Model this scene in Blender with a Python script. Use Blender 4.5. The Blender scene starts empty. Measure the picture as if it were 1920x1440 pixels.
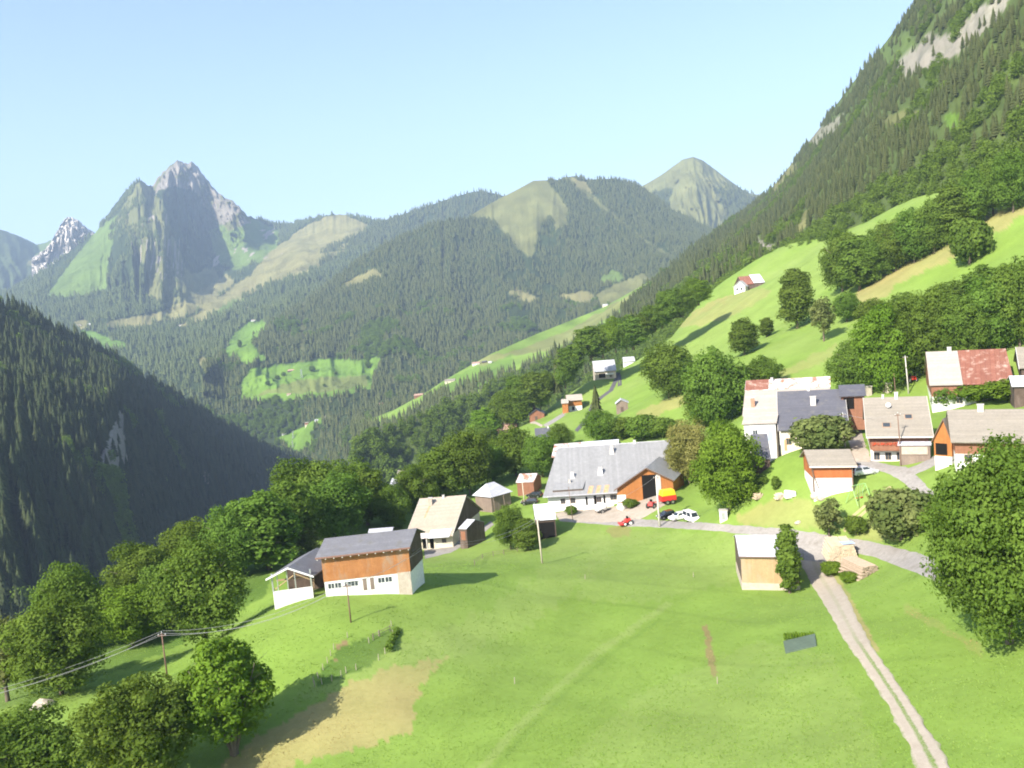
USE_HAZE=True; HAZE_D=0.000105
import bpy, math, random
import numpy as np
from mathutils import Matrix, Vector
from mathutils.bvhtree import BVHTree

SC = bpy.context.scene
COL = SC.collection
RNG = np.random.default_rng(7)
random.seed(7)
R = math.radians

# ------------------------------------------------------------------ camera
F = 1600.0                       # focal length in photo pixels (1920 wide)
PITCH, ROLL = R(6.0), R(5.0)
fw = np.array([0, math.cos(PITCH), -math.sin(PITCH)])
r0 = np.array([1.0, 0, 0]); u0 = np.array([0, math.sin(PITCH), math.cos(PITCH)])
cr = math.cos(ROLL) * r0 - math.sin(ROLL) * u0
cu = math.sin(ROLL) * r0 + math.cos(ROLL) * u0
cam_d = bpy.data.cameras.new("camera"); cam = bpy.data.objects.new("camera", cam_d); COL.objects.link(cam)
cam_d.lens = 36.0 * F / 1920.0; cam_d.sensor_width = 36.0
cam_d.clip_start = 0.5; cam_d.clip_end = 30000
cam.matrix_world = Matrix(((cr[0], cu[0], -fw[0], 0), (cr[1], cu[1], -fw[1], 0), (cr[2], cu[2], -fw[2], 0), (0, 0, 0, 1)))
SC.camera = cam

def ray(px, py):
    return fw + (px - 960.0) / F * cr + (720.0 - py) / F * cu
def P(px, py, d):                # point seen at photo pixel px, py at horizontal range d
    v = ray(px, py)
    return v * (d / math.hypot(v[0], v[1]))
def Pv(px, py, d):
    px = np.asarray(px, float); py = np.asarray(py, float); d = np.asarray(d, float)
    v = fw[None] + ((px - 960) / F)[:, None] * cr[None] + ((720 - py) / F)[:, None] * cu[None]
    return v * (d / np.hypot(v[:, 0], v[:, 1]))[:, None]
def proj(X):
    X = np.asarray(X, float).reshape(-1, 3)
    w = X @ fw; w = np.where(np.abs(w) < 1e-6, 1e-6, w)
    return 960 + F * (X @ cr) / w, 720 - F * (X @ cu) / w, w

# ------------------------------------------------------------------ noise
_perm = np.random.default_rng(3).permutation(256); _perm = np.concatenate([_perm, _perm, _perm])
_g = np.random.default_rng(4).uniform(0, 2 * np.pi, 256)
def pn(x, y):
    x = np.asarray(x, float); y = np.asarray(y, float)
    xi = np.floor(x).astype(int); yi = np.floor(y).astype(int); xf = x - xi; yf = y - yi
    u = xf ** 3 * (xf * (xf * 6 - 15) + 10); v = yf ** 3 * (yf * (yf * 6 - 15) + 10)
    def gr(ix, iy, dx, dy):
        h = _g[_perm[(_perm[ix & 255] + iy) & 255]]
        return np.cos(h) * dx + np.sin(h) * dy
    a = gr(xi, yi, xf, yf); b = gr(xi + 1, yi, xf - 1, yf); c = gr(xi, yi + 1, xf, yf - 1); d = gr(xi + 1, yi + 1, xf - 1, yf - 1)
    return (a + (b - a) * u + (c - a) * v + (a - b - c + d) * u * v) * 1.5
def fbm(x, y, o=4):
    s = 0; a = 1.0
    for k in range(o):
        s = s + a * pn(x * 2 ** k + 17.3 * k, y * 2 ** k - 9.1 * k); a *= 0.5
    return s
def ridged(x, y, o=4):
    s = 0; a = 1.0
    for k in range(o):
        s = s + a * (1 - 2 * np.abs(pn(x * 2 ** k + 31.7 * k, y * 2 ** k + 5.5 * k))); a *= 0.5
    return s
def inpoly(px, py, poly):
    px = np.asarray(px, float); py = np.asarray(py, float); r = np.zeros(px.shape, bool)
    n = len(poly); j = n - 1
    for i in range(n):
        xi, yi = poly[i]; xj, yj = poly[j]
        c = ((yi > py) != (yj > py)) & (px < (xj - xi) * (py - yi) / ((yj - yi) or 1e-9) + xi)
        r ^= c; j = i
    return r
def jit(px, py, a):              # wobble so that field borders are uneven
    return px + a * fbm(px / 23.0, py / 17.0, 3), py + a * fbm(px / 19.0 + 50, py / 21.0, 3)

# ------------------------------------------------------------------ object helpers
def tag(o, label=None, cat=None, group=None, kind=None):
    if label: o["label"] = label
    if cat: o["category"] = cat
    if group: o["group"] = group
    if kind: o["kind"] = kind
    return o
def empty(name, loc, rz=0.0):
    o = bpy.data.objects.new(name, None); COL.objects.link(o)
    o.empty_display_size = 0.3
    o.location = [float(c) for c in loc]; o.rotation_euler = (0, 0, rz)
    return o
def mesh_np(name, V, faces, k):
    """faces: (n,k) int array"""
    V = np.asarray(V, np.float32); faces = np.asarray(faces, np.int32)
    me = bpy.data.meshes.new(name); n = len(faces)
    me.vertices.add(len(V)); me.vertices.foreach_set("co", V.ravel())
    me.loops.add(n * k); me.loops.foreach_set("vertex_index", faces.ravel())
    me.polygons.add(n); me.polygons.foreach_set("loop_start", np.arange(0, n * k, k, dtype=np.int32))
    me.update(calc_edges=True)
    return me
def add_attr(me, name, arr, kind="FLOAT"):
    a = me.attributes.new(name, kind, "POINT")
    arr = np.asarray(arr, np.float32)
    a.data.foreach_set("color" if kind == "FLOAT_COLOR" else "value", arr.ravel())
def link(name, me, m=None, parent=None):
    o = bpy.data.objects.new(name, me); COL.objects.link(o)
    if m is not None and not me.materials: me.materials.append(m)
    if parent is not None: o.parent = parent
    return o
def smooth(me):
    me.polygons.foreach_set("use_smooth", np.ones(len(me.polygons), bool)); return me

class MB:
    def __init__(s): s.v = []; s.f = []
    def add(s, vs, fs):
        b = len(s.v); s.v += [tuple(float(c) for c in p) for p in vs]; s.f += [tuple(b + i for i in f) for f in fs]; return s
    def box(s, x0, x1, y0, y1, z0, z1):
        return s.add([(x0, y0, z0), (x1, y0, z0), (x1, y1, z0), (x0, y1, z0), (x0, y0, z1), (x1, y0, z1), (x1, y1, z1), (x0, y1, z1)],
                     [(3, 2, 1, 0), (4, 5, 6, 7), (0, 1, 5, 4), (1, 2, 6, 5), (2, 3, 7, 6), (3, 0, 4, 7)])
    def prism(s, A, B):          # two matching polygons
        n = len(A)
        return s.add(list(A) + list(B), [tuple(range(n - 1, -1, -1)), tuple(range(n, 2 * n))] + [(i, (i + 1) % n, n + (i + 1) % n, n + i) for i in range(n)])
    def slab(s, q, t):           # quad q thickened downwards by t
        return s.prism([(p[0], p[1], p[2] - t) for p in q], q)
    def tube(s, pts, rads, n=7):
        pts = [Vector(p) for p in pts]
        if not hasattr(rads, "__len__"): rads = [rads] * len(pts)
        b = len(s.v); T0 = None
        for i, p in enumerate(pts):
            t = (pts[min(i + 1, len(pts) - 1)] - pts[max(i - 1, 0)]).normalized()
            a = t.orthogonal().normalized() if T0 is None else (T0 - t * T0.dot(t)).normalized(); T0 = a
            c = t.cross(a)
            for k in range(n):
                an = 2 * math.pi * k / n
                q = p + (a * math.cos(an) + c * math.sin(an)) * rads[i]; s.v.append(tuple(q))
        for i in range(len(pts) - 1):
            for k in range(n):
                k2 = (k + 1) % n
                s.f.append((b + i * n + k, b + i * n + k2, b + (i + 1) * n + k2, b + (i + 1) * n + k))
        s.f.append(tuple(b + k for k in range(n - 1, -1, -1))); s.f.append(tuple(b + (len(pts) - 1) * n + k for k in range(n)))
        return s
    def build(s, name, m, parent=None, sm=False, bevel=0):
        me = bpy.data.meshes.new(name); me.from_pydata(s.v, [], s.f); me.update()
        o = link(name, me, m, parent)
        if sm: smooth(me)
        if bevel:
            b = o.modifiers.new("bevel", "BEVEL"); b.width = bevel; b.segments = 2; b.limit_method = "ANGLE"
        return o

# ------------------------------------------------------------------ materials
class NT:
    def __init__(s, name):
        s.m = bpy.data.materials.new(name); s.m.use_nodes = True; s.t = s.m.node_tree; s.t.nodes.clear()
        s.out = s.n("ShaderNodeOutputMaterial")
    def n(s, t, **k):
        o = s.t.nodes.new(t)
        for a, b in k.items():
            if hasattr(o, a): setattr(o, a, b)
            else: o.inputs[a].default_value = b
        return o
    def l(s, a, b): s.t.links.new(a, b)
    def val(s, node, key, v):
        node.inputs[key].default_value = v
    def mix(s, fac, a, b, mode="MIX"):
        x = s.n("ShaderNodeMix", data_type="RGBA", blend_type=mode)
        for i, q in ((0, fac), (6, a), (7, b)):
            if hasattr(q, "default_value") or hasattr(q, "links"): s.l(q, x.inputs[i])
            else: x.inputs[i].default_value = q if i == 0 else (*q, 1.0) if len(q) == 3 else q
        return x.outputs[2]
    def noise(s, vec, scale, detail=4, rough=0.6):
        x = s.n("ShaderNodeTexNoise"); x.inputs["Scale"].default_value = scale; x.inputs["Detail"].default_value = detail; x.inputs["Roughness"].default_value = rough
        if vec is not None: s.l(vec, x.inputs["Vector"])
        return x.outputs["Fac"]
    def ramp(s, fac, stops):
        x = s.n("ShaderNodeValToRGB"); e = x.color_ramp.elements
        while len(e) < len(stops): e.new(0.5)
        for i, (p, c) in enumerate(stops):
            e[i].position = p; e[i].color = (c, c, c, 1) if not hasattr(c, "__len__") else (*c, 1)
        s.l(fac, x.inputs[0]); return x.outputs[0]
    def math(s, op, a, b=None):
        x = s.n("ShaderNodeMath", operation=op)
        for i, q in enumerate((a, b)):
            if q is None: continue
            if hasattr(q, "links"): s.l(q, x.inputs[i])
            else: x.inputs[i].default_value = q
        return x.outputs[0]
    def mapping(s, vec, scale):
        x = s.n("ShaderNodeMapping"); x.inputs["Scale"].default_value = scale; s.l(vec, x.inputs["Vector"]); return x.outputs[0]
    def bsdf(s, col, rough=0.8, bump=None, dist=0.1, metal=0.0, spec=0.3, strength=0.6):
        b = s.n("ShaderNodeBsdfPrincipled"); b.inputs["Roughness"].default_value = rough; b.inputs["Metallic"].default_value = metal
        b.inputs["Specular IOR Level"].default_value = spec
        if hasattr(col, "links"): s.l(col, b.inputs["Base Color"])
        else: b.inputs["Base Color"].default_value = (*col, 1)
        if bump is not None:
            k = s.n("ShaderNodeBump"); k.inputs["Distance"].default_value = dist; k.inputs["Strength"].default_value = strength
            s.l(bump, k.inputs["Height"]); s.l(k.outputs[0], b.inputs["Normal"])
        s.l(b.outputs[0], s.out.inputs[0]); return b

def m_surface(name, c1, c2, scale=1.0, rough=0.85, mode="noise", period=0.2, axis=(1, 0, 0), lines=0.35, c3=None, stain=0.5, spec=0.3, bump=0.02, metal=0.0):
    """noise: mottled; planks / tiles: lines along an axis, every period metres; rust: stained sheet metal"""
    t = NT(name); co = t.n("ShaderNodeTexCoord").outputs["Object"]
    n1 = t.noise(co, scale, 5); n2 = t.noise(co, scale * 6.3, 3)
    f = t.ramp(n1, [(0.3, 0.0), (0.7, 1.0)])
    col = t.mix(f, c1, c2)
    col = t.mix(t.math("MULTIPLY", t.ramp(n2, [(0.35, 0.0), (0.65, 1.0)]), 0.35), col, tuple(c * 0.6 for c in c1))
    h = n2
    if mode != "noise":
        sx = t.n("ShaderNodeSeparateXYZ"); t.l(co, sx.inputs[0])
        k = [i for i in range(3) if axis[i]][0]
        q = t.math("DIVIDE", sx.outputs[k], period); fr = t.math("FRACT", q); fl = t.math("FLOOR", q)
        ln = t.ramp(fr, [(0.0, 0.0), (0.08, 1.0), (0.92, 1.0), (1.0, 0.0)])
        wn = t.n("ShaderNodeTexWhiteNoise", noise_dimensions="1D"); t.l(fl, wn.inputs["W"])
        col = t.mix(t.math("MULTIPLY", wn.outputs[0], 0.35), col, tuple(c * 0.55 for c in c2))
        col = t.mix(t.math("MULTIPLY", t.math("SUBTRACT", 1.0, ln), lines), col, tuple(c * 0.35 for c in c1))
        h = ln
    if c3 is not None:
        st = t.mapping(co, (1.0, 1.0, 0.35))
        n3 = t.noise(st, 0.7, 6, 0.7)
        col = t.mix(t.ramp(n3, [(max(0, 0.62 - stain * 0.3), 0.0), (min(1, 0.78 - stain * 0.3), 1.0)]), col, c3)
    t.bsdf(col, rough, h, bump, spec=spec, metal=metal)
    return t.m

def m_plain(name, c, rough=0.5, spec=0.5, metal=0.0, coat=0.0):
    t = NT(name); co = t.n("ShaderNodeTexCoord").outputs["Object"]
    n = t.noise(co, 3.0, 4)
    b = t.bsdf(t.mix(t.math("MULTIPLY", n, 0.3), c, tuple(q * 0.75 for q in c)), rough, spec=spec, metal=metal)
    b.inputs["Coat Weight"].default_value = coat
    return t.m

def m_leaf(name, c1, c2, trans=0.25):
    t = NT(name)
    at = t.n("ShaderNodeAttribute", attribute_name="tint").outputs["Fac"]
    oi = t.n("ShaderNodeObjectInfo").outputs["Random"]
    col = t.mix(at, c1, c2)
    hs = t.n("ShaderNodeHueSaturation"); t.l(col, hs.inputs["Color"])
    t.l(t.math("ADD", 0.488, t.math("MULTIPLY", oi, 0.024)), hs.inputs["Hue"])
    t.l(t.math("ADD", 0.88, t.math("MULTIPLY", oi, 0.26)), hs.inputs["Value"])
    d = t.n("ShaderNodeBsdfDiffuse"); t.l(hs.outputs[0], d.inputs[0])
    tr = t.n("ShaderNodeBsdfTranslucent")
    t.l(t.mix(1.0, hs.outputs[0], (1.3, 1.25, 0.5), "MULTIPLY"), tr.inputs[0])
    mx = t.n("ShaderNodeMixShader"); mx.inputs[0].default_value = trans
    t.l(d.outputs[0], mx.inputs[1]); t.l(tr.outputs[0], mx.inputs[2]); t.l(mx.outputs[0], t.out.inputs[0])
    return t.m

def m_cover(name, fine, coarse, amt=0.5, bump=0.3, bdist=0.3, rough=0.95, tone=0.6):
    """land cover: colour attribute 'cover' broken up with two sizes of noise (metres)"""
    t = NT(name); co = t.n("ShaderNodeTexCoord").outputs["Object"]
    at = t.n("ShaderNodeAttribute", attribute_name="cover").outputs["Color"]
    n1 = t.noise(co, 1.0 / fine, 6, 0.7); n2 = t.noise(co, 1.0 / coarse, 4)
    dk = t.mix(1.0, at, (tone, tone * 0.97, tone * 0.8), "MULTIPLY"); lt = t.mix(1.0, at, (1.3, 1.2, 1.25), "MULTIPLY")
    col = t.mix(t.math("MULTIPLY", t.ramp(n1, [(0.35, 1.0), (0.65, 0.0)]), amt), at, dk)
    col = t.mix(t.math("MULTIPLY", t.ramp(n2, [(0.35, 0.0), (0.7, 1.0)]), amt * 0.9), col, lt)
    t.bsdf(col, rough, n1, bdist, spec=0.1, strength=bump)
    return t.m
# ------------------------------------------------------------------ near ground (village hillside): thin-plate surface through known points
CP = [(0,1440,100),(440,1412,88),(960,1440,72),(1400,1440,65),(1750,1440,62),(1920,1440,62),(1920,1200,84),(1550,1110,117),(1400,1105,119),
 (1250,1250,92),(700,1320,88),(960,1200,103),(1100,1080,128),(1240,990,160),(1150,960,178),(1040,965,181),(690,1112,114.5),(608,1114,115),(766,1104,115.5),(520,1138,117.5),(400,1206,127),(445,1175,123),
 (800,1040,172),(850,1022,176),(330,1212,131),(60,1322,114),(200,1270,121),(1740,1060,111),(1640,1012,129),(1560,1015,132),(1480,930,143),(1400,990,143),
 (1560,925,139),(1720,895,139),(1690,868,147),(1640,865,147),(1850,850,134),(1500,842,166),(1590,830,162),(1820,752,186),(1740,760,190),(1650,730,206),(1480,690,240),(1560,560,330),
 (1640,412,430),(1900,400,300),(1920,530,240),(1780,520,280),(1700,600,255),(1300,700,300),(1250,745,270),(1405,552,480),(1320,560,560),(1250,640,470),
 (1150,712,420),(1075,772,388),(1170,776,330),(1000,790,395),(950,812,396),(900,840,400),(1000,918,206),(910,958,198),(850,930,215),(760,960,205),
 (600,1005,190),(480,1065,160),(740,912,312),(880,880,300),(1290,905,190),(1365,952,168),(1440,862,154),(1030,822,330),(1100,870,230),(1205,937,178.6),(1262,921,179.6),(1114,713,418),(1156,702,424),(1376,553,473),(1399,551,475),(1065,772,383),(1093,766,386),(1240,947,171),(1250,855,225),(1380,800,200)]
WP = [(0,0,-37),(-70,20,-50),(80,20,-29),(160,80,-24),(260,150,3),(330,250,30),(-140,90,-68),(-180,160,-100),(-190,260,-150),(-150,330,-160),(-110,420,-180),(-60,500,-190),(-20,600,-195),
 (-240,400,-215),(-330,250,-215),(-170,600,-225),(-300,600,-235),(60,600,-130),(-260,60,-160)]
_pts = np.array([P(*c) for c in CP] + [list(map(float, w)) for w in WP])
_cx = _pts[:, :2] / 100.0
def _phi(r2): return np.where(r2 > 1e-12, 0.5 * r2 * np.log(np.maximum(r2, 1e-12)), 0.0)
_n = len(_pts)
_A = _phi(((_cx[:, None] - _cx[None]) ** 2).sum(-1)) + np.eye(_n) * 0.002
_B = np.c_[np.ones(_n), _cx]
_M = np.zeros((_n + 3, _n + 3)); _M[:_n, :_n] = _A; _M[:_n, _n:] = _B; _M[_n:, :_n] = _B.T
_w = np.linalg.solve(_M, np.r_[_pts[:, 2], 0, 0, 0])
def H(x, y):
    x = np.asarray(x, float); y = np.asarray(y, float); sh = x.shape; x = x.ravel(); y = y.ravel(); out = np.empty(x.size)
    for i in range(0, x.size, 20000):
        X = x[i:i + 20000] / 100; Y = y[i:i + 20000] / 100
        out[i:i + 20000] = _phi((X[:, None] - _cx[None, :, 0]) ** 2 + (Y[:, None] - _cx[None, :, 1]) ** 2) @ _w[:_n] + _w[_n] + _w[_n + 1] * X + _w[_n + 2] * Y
    d = np.hypot(x, y)
    out = out + 0.35 * fbm(x / 21.0, y / 21.0, 3) * np.clip((d - 30) / 60, 0, 1)
    return out.reshape(sh)
def ground(px, py):              # where the line of sight through a photo pixel meets the near ground
    v = ray(px, py); s = np.hypot(v[0], v[1]); d = np.concatenate([np.arange(25, 260, 0.5), np.arange(260, 640, 1.5)])
    z = v[2] / s * d; h = H(v[0] / s * d, v[1] / s * d); b = np.nonzero(z <= h)[0]
    if len(b) == 0: return P(px, py, 400)
    i = b[0]; t = 0 if i == 0 else (z[i - 1] - h[i - 1]) / ((z[i - 1] - h[i - 1]) + (h[i] - z[i]) + 1e-9)
    D = d[i] if i == 0 else d[i - 1] + (d[i] - d[i - 1]) * t
    q = P(px, py, D); q[2] = float(H(q[0], q[1])); return q

# farthest reach of the near ground for each column of the photo
FOOT = [(-1500, 640), (400, 640), (740, 640), (960, 610), (1060, 600), (1180, 585), (1290, 570), (1440, 560), (1520, 525), (1640, 470), (1750, 425), (1850, 365), (1920, 335), (2050, 310), (2400, 290), (4000, 260)]
def foot_d(px): return np.interp(px, [f[0] for f in FOOT], [f[1] for f in FOOT])

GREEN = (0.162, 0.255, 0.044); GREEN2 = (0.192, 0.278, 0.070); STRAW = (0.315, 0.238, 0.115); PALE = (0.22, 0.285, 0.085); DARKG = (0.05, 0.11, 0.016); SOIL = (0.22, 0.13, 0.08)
NEAR_COVER = [
 (PALE, 3, [(890,1445),(960,1365),(1040,1285),(1120,1215),(1250,1128),(1262,1132),(1130,1224),(1050,1294),(972,1374),(904,1450)], 0.6),
 (DARKG, 2, [(912,1450),(978,1378),(1056,1298),(1136,1228),(1236,1160),(1240,1163),(1142,1233),(1062,1304),(985,1384),(920,1454)], 0.22),
 (PALE, 10, [(1040,1440),(1200,1300),(1420,1200),(1560,1230),(1620,1330),(1660,1440)], 0.35), (PALE, 10, [(1120,1000),(1380,1000),(1380,1090),(1200,1130),(1080,1120)], 0.35),
 (PALE, 16, [(520,1330),(640,1255),(800,1190),(900,1150),(1000,1080),(1040,1000),(1120,985),(1160,1020),(1100,1090),(1000,1170),(860,1225),(700,1262),(600,1300)], 0.4),
 (STRAW, 10, [(400,1450),(470,1390),(560,1335),(640,1288),(720,1256),(800,1238),(850,1228),(815,1252),(788,1290),(776,1340),(768,1372),(680,1402),(580,1425),(520,1450)], 0.8),
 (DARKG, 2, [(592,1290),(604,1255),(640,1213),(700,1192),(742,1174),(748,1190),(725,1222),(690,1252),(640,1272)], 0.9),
 (SOIL, 1.5, [(630,1208),(652,1198),(651,1206),(634,1217)], 0.9), (SOIL, 1, [(620,1240),(634,1234),(632,1238),(622,1243)], 0.8),
 (SOIL, 4, [(1317,1173),(1330,1173),(1336,1215),(1347,1262),(1337,1272),(1326,1240)], 0.75),
 (SOIL, 2, [(1135,992),(1165,985),(1185,990),(1178,1005),(1150,1008)], 0.6),
 (STRAW, 6, [(1370,975),(1400,955),(1450,935),(1520,940),(1545,965),(1538,990),(1480,990),(1400,985)], 0.6),
 (STRAW, 4, [(1600,1010),(1630,975),(1680,985),(1690,1010),(1650,1015)], 0.5),
 (STRAW, 6, [(1590,560),(1640,525),(1700,492),(1790,445),(1840,410),(1870,390),(1940,365),(1940,392),(1860,440),(1790,482),(1700,525),(1630,570),(1600,590)], 0.75),
 (STRAW, 4, [(1268,612),(1300,585),(1340,562),(1420,540),(1445,545),(1410,575),(1350,600),(1310,612)], 0.6),
 (STRAW, 4, [(1170,795),(1210,765),(1270,742),(1300,735),(1300,750),(1240,775),(1190,805)], 0.6),
 (STRAW, 5, [(1380,790),(1450,700),(1550,655),(1570,640),(1560,668),(1480,705),(1420,740)], 0.4),
 (STRAW, 3, [(1540,1060),(1560,1060),(1590,1110),(1620,1165),(1650,1222),(1640,1222),(1605,1165),(1575,1110)], 0.7),
 (STRAW, 6, [(1700,1130),(1800,1190),(1850,1210),(1840,1230),(1760,1180),(1690,1150)], 0.2),
 (PALE, 8, [(1180,690),(1310,590),(1560,450),(1640,410),(1650,430),(1500,600),(1400,640),(1300,690)], 0.35),
 (SOIL, 3, [(1030,970),(1060,955),(1100,960),(1090,972),(1060,978)], 0.6),
 (STRAW, 3, [(1590,860),(1640,855),(1650,870),(1600,880)], 0.4),
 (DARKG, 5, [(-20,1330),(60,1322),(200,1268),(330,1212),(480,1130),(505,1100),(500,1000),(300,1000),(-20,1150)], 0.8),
]
def cover_cols(X, base, regions, size=1.0):
    px, py, w = proj(X); c = np.tile(np.array(base, float), (len(X), 1))
    for col, jt, poly, a in regions:
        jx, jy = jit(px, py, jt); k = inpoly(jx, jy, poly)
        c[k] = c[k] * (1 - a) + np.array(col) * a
    return c
def near_ground():
    az = np.concatenate([R(1) * np.arange(-75, -37, 1.0), R(1) * np.arange(-37, 37, 0.13), R(1) * np.arange(37, 76, 1.0)])
    nd = 560
    t = np.linspace(0, 1, nd) ** 1.0
    pxa = 960 + F * np.tan(np.clip(az, -1.0, 1.0)); dm = foot_d(pxa) * 1.02
    d = 24.0 * (dm[:, None] / 24.0) ** t[None]
    x = d * np.sin(az)[:, None]; y = d * np.cos(az)[:, None]; z = H(x, y)
    V = np.stack([x, y, z], -1).reshape(-1, 3); na = len(az)
    i = np.arange(na - 1)[:, None] * nd + np.arange(nd - 1)[None]
    f = np.stack([i, i + 1, i + nd + 1, i + nd], -1).reshape(-1, 4)[:, ::-1]
    me = mesh_np("meadow", V, f, 4); smooth(me)
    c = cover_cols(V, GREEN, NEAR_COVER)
    n = np.clip(0.5 + 0.6 * fbm(V[:, 0] / 28.0, V[:, 1] / 28.0, 4), 0, 1)[:, None]
    c = c * (1 - 0.55 * n) + (c * 0.35 + np.array(GREEN2) * 0.65) * 0.55 * n
    n2 = np.clip(fbm(V[:, 0] / 9.0 + 40, V[:, 1] / 9.0, 4), -1, 1)[:, None]; n3 = np.clip(fbm(V[:, 0] / 60.0 - 7, V[:, 1] / 45.0, 3), 0, 1)[:, None]
    c = c * (1 + 0.10 * n2) * (1 - 0.5 * n3) + 0.5 * n3 * np.array(PALE)
    # old mowing lines and cattle paths that run along the slope
    s = V[:, 0] * 0.55 + V[:, 1] * 0.83 + 6 * fbm(V[:, 0] / 60.0, V[:, 1] / 60.0, 2)
    ln = np.clip(1 - np.abs(((s / 13.0) % 1) - 0.5) * 14, 0, 1) * np.clip(fbm(V[:, 0] / 35 + 9, V[:, 1] / 35, 2) + 0.1, 0, 1)
    c = c * (1 - 0.22 * ln[:, None])
    add_attr(me, "cover", np.c_[c, np.ones(len(c))], "FLOAT_COLOR")
    o = link("meadow", me, m_cover("meadow_grass", 0.8, 5.0, 0.35, 0.35, 0.2)); o["kind"] = "structure"
    return o
meadow = near_ground()

# ------------------------------------------------------------------ far terrain: each hill is one lofted surface with real distances
def pchip_like(xq, xs, ys):
    return np.interp(xq, xs, ys)
def sm1(a, k):
    if k < 2: return a
    p = np.r_[np.repeat(a[:1], k), a, np.repeat(a[-1:], k)]
    return np.convolve(p, np.ones(2 * k + 1) / (2 * k + 1), "valid")
def catmull(C, n):
    C = np.stack(C); m = len(C); out = []
    T = np.linspace(0, m - 1, n)
    for t in T:
        i = min(int(t), m - 2); f = t - i
        p0, p1, p2, p3 = C[max(i - 1, 0)], C[i], C[i + 1], C[min(i + 2, m - 1)]
        out.append(0.5 * ((2 * p1) + (p2 - p0) * f + (2 * p0 - 5 * p1 + 4 * p2 - p3) * f ** 2 + (3 * p1 - p0 - 3 * p2 + p3) * f ** 3))
    return np.stack(out)
LAND = {}
def loft(name, x0, x1, nu, nv, curves, base, regions, rib=0.0, ribw=40.0, ribtop=0.0, rough_amp=0.0, rough_size=60.0, smoothk=3, back=0.25, fine=6, coarse=60, jag=0.0, post=None, ribmask=None, slant=40.0, flat=0.3, crag=None):
    """curves: foot first, skyline last; each a list of (px, py, range). rib: range change of ribs that run down the slope"""
    px = np.linspace(x0, x1, nu); C = []
    for ci, c in enumerate(curves):
        xs = [q[0] for q in c]
        y = np.interp(px, xs, [q[1] for q in c]); d = np.interp(px, xs, [q[2] for q in c])
        sk = 1 if ci == len(curves) - 1 else smoothk
        y = sm1(y, sk); d = sm1(d, max(smoothk, 4))
        if ci == len(curves) - 1 and jag: y = y + jag * fbm(px / 9.0, px * 0 + 3.3, 3)
        C.append(np.stack([y, d], -1))
    G = catmull(C, nv); y, d = G[..., 0], G[..., 1]
    t = np.linspace(0, 1, nv)[:, None]
    if rib:
        wp = px[None] + 14 * fbm(px[None] / 60.0, t * 3.0, 2) + (t - 0.5) * 30
        wp = wp + (t - 0.5) * slant * np.sign(fbm(px[None] / 130.0, t * 0 + 0.7, 1) + 0.02)
        wp = wp + 5 * fbm(px[None] / 12.0, t * 9.0, 3)
        rb = ridged(wp / ribw, t * 1.3, 3) + 0.35 * ridged(wp / ribw * 2.7, t * 3.5, 3)
        wgt = np.sin(np.clip(t, 0, 1) * np.pi) ** 0.7 + ribtop * (t > 0.5) * t
        if ribmask is not None: wgt = wgt * ribmask(px[None], t)
        d = d - rib * rb * wgt
    if crag is not None:
        m = np.clip((px[None] - crag[0]) / 12, 0, 1) * np.clip((crag[1] - px[None]) / 12, 0, 1) * np.clip((t - crag[2]) / 0.08, 0, 1) * np.clip((1.0 - t) / 0.02, 0.2, 1)
        q1 = px[None] + (t - 0.8) * 260; q2 = px[None] - (t - 0.8) * 200
        d = d - m * crag[3] * (ridged(q1 / 16.0, t * 14.0, 4) + 0.7 * ridged(q2 / 23.0, t * 9.0, 4))
    PX = np.broadcast_to(px[None], y.shape)
    V = Pv(PX.ravel(), y.ravel(), d.ravel()).reshape(nv, nu, 3)
    if rough_amp:
        fd = (1 - t ** 6) * np.clip(t / 0.55, flat, 1)
        V[..., 2] += rough_amp * fbm(V[..., 0] / rough_size, V[..., 1] / rough_size, 5) * fd
    # the far side of the hill
    b = [V]
    for k in range(1, 5):
        q = V[-1].copy(); dd = np.hypot(q[:, 0], q[:, 1]); ex = dd * back * k / 4
        q[:, 0] *= (dd + ex) / dd; q[:, 1] *= (dd + ex) / dd; q[:, 2] -= ex * (0.25 + 0.5 * k / 4)
        b.append(q[None])
    V = np.concatenate(b); n2 = len(V)
    VV = V.reshape(-1, 3)
    i = np.arange(n2 - 1)[:, None] * nu + np.arange(nu - 1)[None]
    f = np.stack([i, i + 1, i + nu + 1, i + nu], -1).reshape(-1, 4)
    me = mesh_np(name, VV, f, 4); smooth(me)
    c = cover_cols(VV, base, regions)
    if post is not None: c = post(VV, c, np.repeat(np.concatenate([t[:, 0], np.ones(4)]), nu), np.tile(px, n2))
    c = c * (1 + 0.25 * np.clip(fbm(VV[:, 0] / 90.0, VV[:, 1] / 90.0, 4), -1, 1))[:, None]
    add_attr(me, "cover", np.c_[np.clip(c, 0.003, 1), np.ones(len(c))], "FLOAT_COLOR")
    o = link(name, me, m_cover(name + "_cover", fine, coarse, 0.55, 0.6, fine * 0.35)); o["kind"] = "structure"
    LAND[name] = (V[:nv], o)
    return o

FORESTF = (0.028, 0.045, 0.016); FGREEN = (0.10, 0.155, 0.035); FTAN = (0.185, 0.18, 0.075); FLIT = (0.11, 0.20, 0.03); ROCK = (0.30, 0.275, 0.245); SCRUB = (0.06, 0.085, 0.03); OLIVE = (0.135, 0.145, 0.055)

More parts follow.
